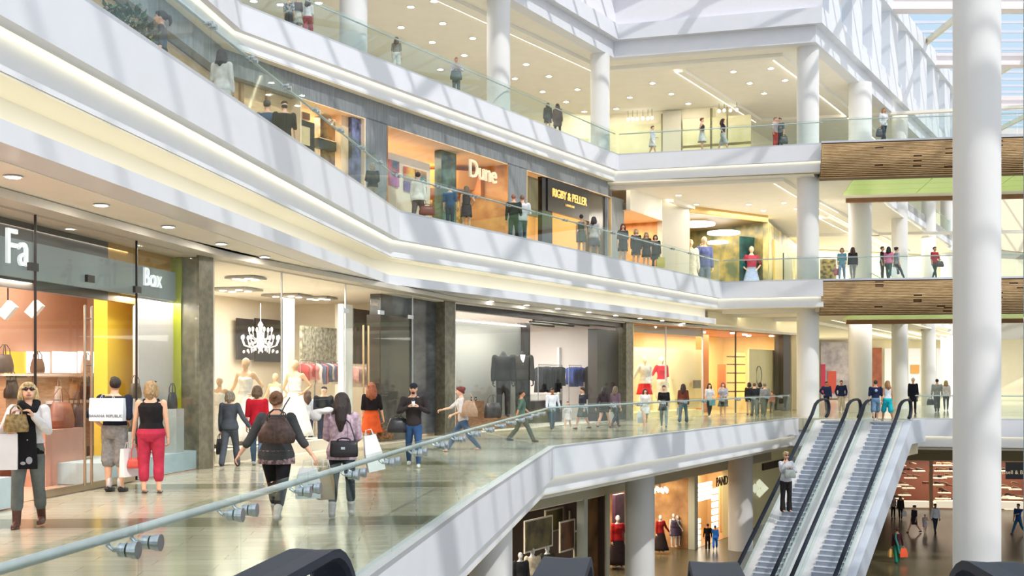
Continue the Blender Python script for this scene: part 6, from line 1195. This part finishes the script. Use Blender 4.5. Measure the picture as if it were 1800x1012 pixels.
# --- lowest floor
LOW = [
 (1244, 966, 920, 'man dressed all in black outside the lit jewellery shop', 180, ('short', (30, 26, 26)), ('long', (26, 26, 28)), ('trousers', (24, 24, 26)), ((20, 20, 20), 'shoe'), ('down', 'down'), 'stand', 'm', 1, (0, 0)),
 (1257, 967, 922, 'woman in a bright blue tunic and trousers outside the lit jewellery shop', 170, ('bun', (120, 98, 84)), ('blouse', (42, 110, 200)), ('capri', (40, 112, 204)), ((236, 232, 230), 'shoe'), ('down', 'reach'), 'walk', 'f', 1, (0, 0)),
 (1570, 911, 869, 'person in a pale top with black leggings near the shoe shop', 10, ('long', (130, 84, 60), .08), ('tee', (206, 186, 172)), ('leggings', (40, 38, 40)), ((60, 50, 48), 'shoe'), ('down', 'down'), 'stand', 'f', 0, (0, 0)),
 (1583, 913, 871, 'person in a dark jacket walking arm in arm near the shoe shop', -10, ('long', (150, 104, 74), .07), ('jacket', (50, 44, 44)), ('leggings', (38, 36, 38)), ((50, 44, 44), 'boot'), ('down', 'down'), 'walk', 'f', 0, (0, 0)),
 (1607, 936, 885, 'woman in a navy dress crossing the lowest floor with a child', -70, ('bun', (50, 34, 32)), ('tee', (60, 58, 74)), ('dress', (56, 54, 70)), ((50, 44, 46), 'shoe'), ('down', 'down'), 'stride', 'f', 0, (0, 0)),
 (1626, 936, 903, 'small girl in a pale dress on the lowest floor', -10, ('short', (80, 54, 44)), ('tee', (222, 214, 220)), ('dress', (216, 210, 220)), ((150, 110, 90), 'sandal'), ('down', 'up'), 'walk', 'f', 0, (0, 0)),
 (1644, 936, 884, 'man in a white shirt and dark jeans on the lowest floor', 10, ('short', (34, 28, 26)), ('long', (226, 232, 242)), ('jeans', (44, 54, 76)), ((40, 36, 36), 'shoe'), ('down', 'down'), 'wide', 'm', 2, (0, 0)),
 (1577, 989, 925, 'person in a maroon top and emerald scarf carrying an orange bag across the lowest floor', 175, ('short', (96, 50, 44)), ('long', (72, 36, 44)), ('flare', (30, 122, 96)), ((150, 110, 90), 'sandal'), ('carry', 'down'), 'walk', 'f', 1, (0, 0)),
 (1790, 938, 882, 'person in a blue tee and jeans at the picture edge of the lowest floor', -60, ('short', (40, 34, 34)), ('tee', (40, 92, 168)), ('jeans', (50, 104, 140)), ((40, 40, 50), 'shoe'), ('down', 'reach'), 'stride', 'm', 1, (0, 0)),
]
R0 = crowd(LOW, -6, G0)
hang(R0[7], -1, 'orange carrier bag on the lowest floor', .4, .36, (226, 84, 40), 'plastic'); hang(R0[7], 1, 'mustard carrier bag on the lowest floor', .36, .34, (204, 160, 84), 'plastic')
hang(R0[3], 1, 'white carrier bag near the shoe shop', .3, .3, (230, 230, 230), 'plastic')
I = R0[7]; m = MB(); m.tube([I['T'](.04, .03, .84), I['T'](.06, .075, .7), I['T'](.0, .09, .5), I['T'](-.03, .08, .3)], [.02, .026, .03, .03], 8); I['fin'](m, 'scarf', cloth((60, 140, 130)), None)
# --- second gallery: standing height at the edge is read from head row and distance behind the glass
def edgeperson(px, yh, z, a, b, off, row, grp, hh=None):
    q = hit(px, a, b, off); h = hh or (zat(yh, q.y)-z)/1.0
    lb, fc, hr, tp, bt, sh, ar, lg, sx, sk = row
    return person('person', lb, Vector((q.x, q.y, z)), fc, h, hr, tp, bt, sh, ar, lg, sx, sk, (0, 0), group=grp)
A2, B2, C2, D2 = E2[1:5]; A2 = (-6.8, -4)
L2A = [
 (197, 15, 1.9, ('dark-haired person in sunglasses mostly hidden behind the band with leafy plants', 40, ('short', (40, 30, 28)), ('tee', (60, 60, 60)), ('trousers', (60, 60, 66)), ((40, 40, 40), 'shoe'), ('down', 'down'), 'stand', 'm', 0)),
 (283, 15, 1.35, ('woman with a ponytail and glasses in a grey shirt dress beside the band edge', -75, ('pony', (70, 50, 40)), ('tee', (86, 88, 96)), ('dress', (84, 86, 94)), ((40, 40, 40), 'shoe'), ('down', 'down'), 'walk', 'f', 0)),
 (390, 87, 1.05, ('long-haired woman in a long white jacket over a black skirt seen from behind', 170, ('long', (64, 54, 52), .08), ('jacket', (222, 222, 222)), ('dress', (214, 214, 214), None, (.40, .12)), ((60, 50, 50), 'shoe'), ('down', 'bent'), 'stand', 'f', 1)),
 (470, 176, 1.7, ('man in a blue tee with his back to the void beside the lettered poster', 170, ('short', (60, 52, 48)), ('tee', (66, 92, 124)), ('jeans', (90, 100, 120)), ((40, 40, 40), 'shoe'), ('down', 'down'), 'stand', 'm', 0)),
 (500, 177, 1.3, ('man in a black tee and backward cap beside the lettered poster', 200, ('cap', (50, 40, 36), (48, 44, 46)), ('tee', (46, 44, 44)), ('jeans', (150, 170, 190)), ((40, 40, 40), 'shoe'), ('down', 'down'), 'stand', 'm', 0)),
 (655, 286, .7, ('woman in a dark green coat with fair hair leaning over the rail', 195, ('bob', (214, 204, 176)), ('jacket', (60, 68, 62)), ('trousers', (190, 186, 176)), ((60, 60, 60), 'shoe'), ('hold', 'bent'), 'stand', 'f', 0)),
]
for px, yh, off, row in L2A: edgeperson(px, yh, 6, A2, B2, off, row, G2)
L2B = [
 (735, 300, 1.3, ('woman in a white blazer carrying a brown handbag past the colourful pictures', 165, ('short', (70, 52, 44)), ('jacket', (232, 228, 218)), ('trousers', (96, 90, 92)), ((60, 60, 60), 'shoe'), ('down', 'down'), 'walk', 'f', 0)),
 (791, 325, .8, ('man in a blue shirt behind the glass below the large shop name', 170, ('short', (80, 60, 50)), ('tee', (58, 100, 140)), ('jeans', (70, 92, 110)), ((60, 60, 60), 'shoe'), ('down', 'down'), 'stand', 'm', 0)),
 (820, 327, .8, ('woman in a charcoal dress behind the glass below the large shop name', 175, ('long', (120, 100, 80), .07), ('sleeveless', (70, 70, 78)), ('dress', (70, 70, 78)), ((190, 150, 130), 'sandal'), ('hip', 'down'), 'stand', 'f', 0)),
 (903, 339, .9, ('bald man in a dark green top beside a man in a white jacket', 175, ('short', (180, 120, 96)), ('long', (50, 62, 58)), ('trousers', (52, 66, 66)), ((60, 60, 60), 'shoe'), ('down', 'down'), 'walk', 'm', 0)),
 (918, 338, .7, ('man in a white printed jacket and jeans in front of the grey pier', 185, ('short', (150, 116, 92)), ('jacket', (222, 224, 232)), ('jeans', (84, 104, 118)), ((170, 150, 130), 'shoe'), ('bent', 'down'), 'stride', 'm', 0)),
 (1022, 377, .7, ('bare-shouldered woman in a short grey green dress before the black shopfront', 165, ('bun', (48, 36, 34)), ('sleeveless', (112, 120, 112)), ('dress', (112, 120, 112)), ((190, 150, 130), 'sandal'), ('down', 'down'), 'stand', 'f', 0)),
 (1044, 380, .7, ('woman in a white top and grey skirt with a dark satchel before the black shopfront', 160, ('long', (46, 38, 40), .07), ('blouse', (196, 196, 196)), ('skirt', (110, 112, 118)), ((190, 150, 130), 'sandal'), ('down', 'up'), 'wide', 'f', 0)),
 (1095, 393, .7, ('red-haired woman in sunglasses and a dark grey dress by the last stone pier', 5, ('long', (120, 56, 40), .1), ('tee', (84, 88, 92)), ('dress', (64, 68, 74)), ((190, 150, 130), 'sandal'), ('down', 'down'), 'stand', 'f', 0)),
 (1118, 402, .8, ('woman in black with light hair in the dark-dressed group', 10, ('bob', (206, 180, 130)), ('jacket', (44, 46, 44)), ('dress', (48, 50, 46)), ((60, 60, 60), 'shoe'), ('down', 'down'), 'stand', 'f', 0)),
 (1136, 408, .7, ('woman in a black printed dress in the middle of the dark-dressed group', 0, ('long', (196, 166, 120), .06), ('tee', (34, 36, 38)), ('dress', (36, 38, 42)), ((60, 60, 60), 'shoe'), ('down', 'down'), 'stand', 'f', 0)),
 (1152, 412, .7, ('woman in a black coat carrying a yellow bag at the end of the dark-dressed group', -5, ('bob', (90, 60, 50)), ('coat', (40, 44, 44)), ('leggings', (40, 42, 44)), ((50, 48, 48), 'shoe'), ('down', 'down'), 'wide', 'f', 0)),
]
R2 = [edgeperson(px, yh, 6, B2, C2, off, row, G2) for px, yh, off, row in L2B]
handbag('brown red leather bag of the woman in the white blazer', R2[0]['hand'][-1]+Vector((.03, 0, 0)), .46, .26, .14, (122, 60, 54), .3, .06)
hang(R2[6], 1, 'dark satchel of the woman in white before the black shopfront', .3, .24, (60, 62, 72)); hang(R2[10], 1, 'yellow carrier bag of the dark-dressed group', .34, .42, (208, 190, 92), 'paper')
BA = (13.5, 52.1); BB = (35.2, 48.4)
L2C = [
 (1480, 434, .6, ('fair-haired woman in a turquoise shirt crossing the lower bridge', -20, ('bob', (206, 150, 110)), ('tee', (112, 170, 186)), ('jeans', (130, 160, 190)), ((60, 60, 60), 'shoe'), ('down', 'down'), 'walk', 'f', 0)),
 (1499, 433, .6, ('long-haired woman in a black top and grey leggings crossing the lower bridge', 175, ('long', (86, 48, 38), .12), ('jacket', (52, 46, 48)), ('leggings', (160, 156, 156)), ((60, 60, 60), 'shoe'), ('down', 'down'), 'walk', 'f', 0)),
 (1551, 433, .8, ('dark-dressed person half hidden behind the pink top on the lower bridge', 60, ('short', (90, 56, 44)), ('tee', (60, 56, 54)), ('leggings', (60, 66, 62)), ((60, 60, 60), 'shoe'), ('down', 'down'), 'stand', 'f', 0)),
 (1562, 432, .5, ('black-haired woman in a pink top on the lower bridge', 150, ('long', (30, 26, 30), .09), ('tee', (222, 130, 164)), ('jeans', (70, 100, 98)), ((60, 60, 60), 'shoe'), ('down', 'down'), 'walkr', 'f', 0)),
 (1576, 431, .6, ('woman with a bun in a pale top with a dark bag on the lower bridge', 100, ('bun', (50, 36, 36)), ('tee', (170, 184, 190)), ('leggings', (68, 80, 84)), ((60, 60, 60), 'shoe'), ('down', 'down'), 'stride', 'f', 0)),
 (1643, 432, .6, ('person in a red top and sunglasses with a dark shoulder bag on the lower bridge', 20, ('short', (40, 26, 26)), ('tee', (170, 40, 54)), ('leggings', (58, 84, 80)), ((60, 60, 60), 'shoe'), ('down', 'hold'), 'walk', 'f', 1)),
]
R2b = [edgeperson(px, yh, 6, BA, BB, off, row, G2) for px, yh, off, row in L2C]
hang(R2b[0], -1, 'pink shoulder bag on the lower bridge', .3, .3, (190, 96, 110)); hang(R2b[3], -1, 'white carrier bag behind the pink top', .3, .4, (236, 236, 236), 'plastic')
hang(R2b[4], 1, 'dark handbag of the woman with a bun on the bridge', .36, .24, (72, 74, 78)); hang(R2b[5], 1, 'dark handbag beside the red top on the bridge', .36, .24, (78, 60, 64))
A3, B3, C3, D3 = E3
L3A = [
 (508, -6, .8, ('person in black and white at the head of the cropped group up high', 160, ('short', (60, 44, 36)), ('tee', (190, 190, 196), (40, 40, 44)), ('shorts', (44, 46, 56)), ((120, 90, 80), 'shoe'), ('down', 'down'), 'stand', 'm', 0)),
 (522, -8, .7, ('person in brown with a large dark bag in the cropped group up high', 190, ('short', (60, 44, 36)), ('tee', (84, 72, 70)), ('skirt', (200, 196, 190)), ((120, 90, 80), 'shoe'), ('hold', 'down'), 'stand', 'f', 1)),
 (541, -4, .6, ('woman in a white top and red shorts in the cropped group up high', 180, ('long', (60, 36, 34), .08), ('tee', (222, 222, 226)), ('shorts', (170, 54, 70)), ((160, 110, 90), 'shoe'), ('down', 'down'), 'walk', 'f', 1)),
 (697, 65, .6, ('brown-haired woman in an olive top and white shorts up high', 172, ('long', (98, 54, 40), .1), ('tee', (132, 124, 108)), ('shorts', (222, 222, 216)), ((190, 150, 130), 'shoe'), ('down', 'down'), 'stand', 'f', 0)),
 (802, 101, .6, ('woman in sunglasses and a pink white blouse holding a grey handbag up high', 10, ('short', (190, 160, 120)), ('blouse', (226, 214, 224)), ('trousers', (84, 92, 88)), ((60, 60, 60), 'shoe'), ('bent', 'clutch'), 'stand', 'f', 0)),
 (963, 181, .6, ('woman in a dark cape beside a companion near the middle column', 175, ('long', (52, 40, 36), .05), ('coat', (80, 76, 74)), ('miniskirt', (90, 80, 78)), ((150, 120, 110), 'shoe'), ('down', 'down'), 'stand', 'f', 0)),
 (980, 181, .6, ('woman in a mauve grey coat and black leggings near the middle column', 170, ('long', (74, 48, 40), .08), ('coat', (112, 96, 98)), ('leggings', (44, 42, 44)), ((60, 60, 60), 'shoe'), ('down', 'down'), 'walk', 'f', 0)),
]
R3 = [edgeperson(px, yh, 12, B3, C3, off, row, G3) for px, yh, off, row in L3A]
L3B = [
 (1147, 220, .6, ('woman in a white blouse and skirt with a brown backpack on the top gallery', 60, ('short', (110, 76, 56)), ('blouse', (214, 220, 230)), ('skirt', (236, 238, 236)), ((140, 100, 80), 'shoe'), ('down', 'hold'), 'walk', 'f', 0)),
 (1234, 207, .7, ('short-haired woman in a dark sleeveless top and white trousers on the top gallery', 80, ('short', (120, 70, 48)), ('sleeveless', (70, 64, 70)), ('skirt', (226, 228, 226)), ((140, 100, 80), 'shoe'), ('hip', 'down'), 'stand', 'f', 0)),
 (1271, 207, .7, ('brown-haired woman in a navy top and pale shorts on the top gallery', 80, ('long', (88, 50, 38), .07), ('tee', (40, 38, 58)), ('shorts', (190, 196, 194)), ((140, 100, 80), 'shoe'), ('hip', 'down'), 'walk', 'f', 0)),
 (1363, 206, .6, ('woman in red trousers embracing a companion near the slender column', 40, ('short', (150, 96, 70)), ('tee', (220, 200, 204)), ('trousers', (206, 70, 52)), ((140, 100, 80), 'shoe'), ('down', 'bent'), 'stand', 'f', 0)),
 (1371, 207, .75, ('companion in a teal grey top with a dark bag near the slender column', -40, ('short', (130, 80, 60)), ('tee', (120, 134, 138)), ('trousers', (62, 66, 62)), ((60, 60, 60), 'shoe'), ('down', 'down'), 'stand', 'm', 0)),
]
R3b = [edgeperson(px, yh, 12, C3, D3, off, row, G3) for px, yh, off, row in L3B]
R3c = edgeperson(1553, 188, 12, BA, BB, .6, ('blonde woman in a pale blouse and dark trousers walking over the upper bridge', 20, ('bob', (196, 150, 104)), ('blouse', (226, 228, 234)), ('trousers', (58, 64, 78)), ((50, 50, 54), 'shoe'), ('down', 'bent'), 'walk', 'f', 0), G3)
hang(R3c, -1, 'dark shoulder bag on the upper bridge', .42, .34, (70, 70, 78)); hang(R3[4], -1, 'grey handbag of the woman in the pink white blouse', .44, .32, (92, 104, 100))
hang(R3[1], 1, 'large dark bag in the cropped group up high', .5, .5, (84, 84, 82)); hang(R3b[4], 1, 'dark handbag near the slender column', .4, .34, (70, 78, 74))

bake_all()
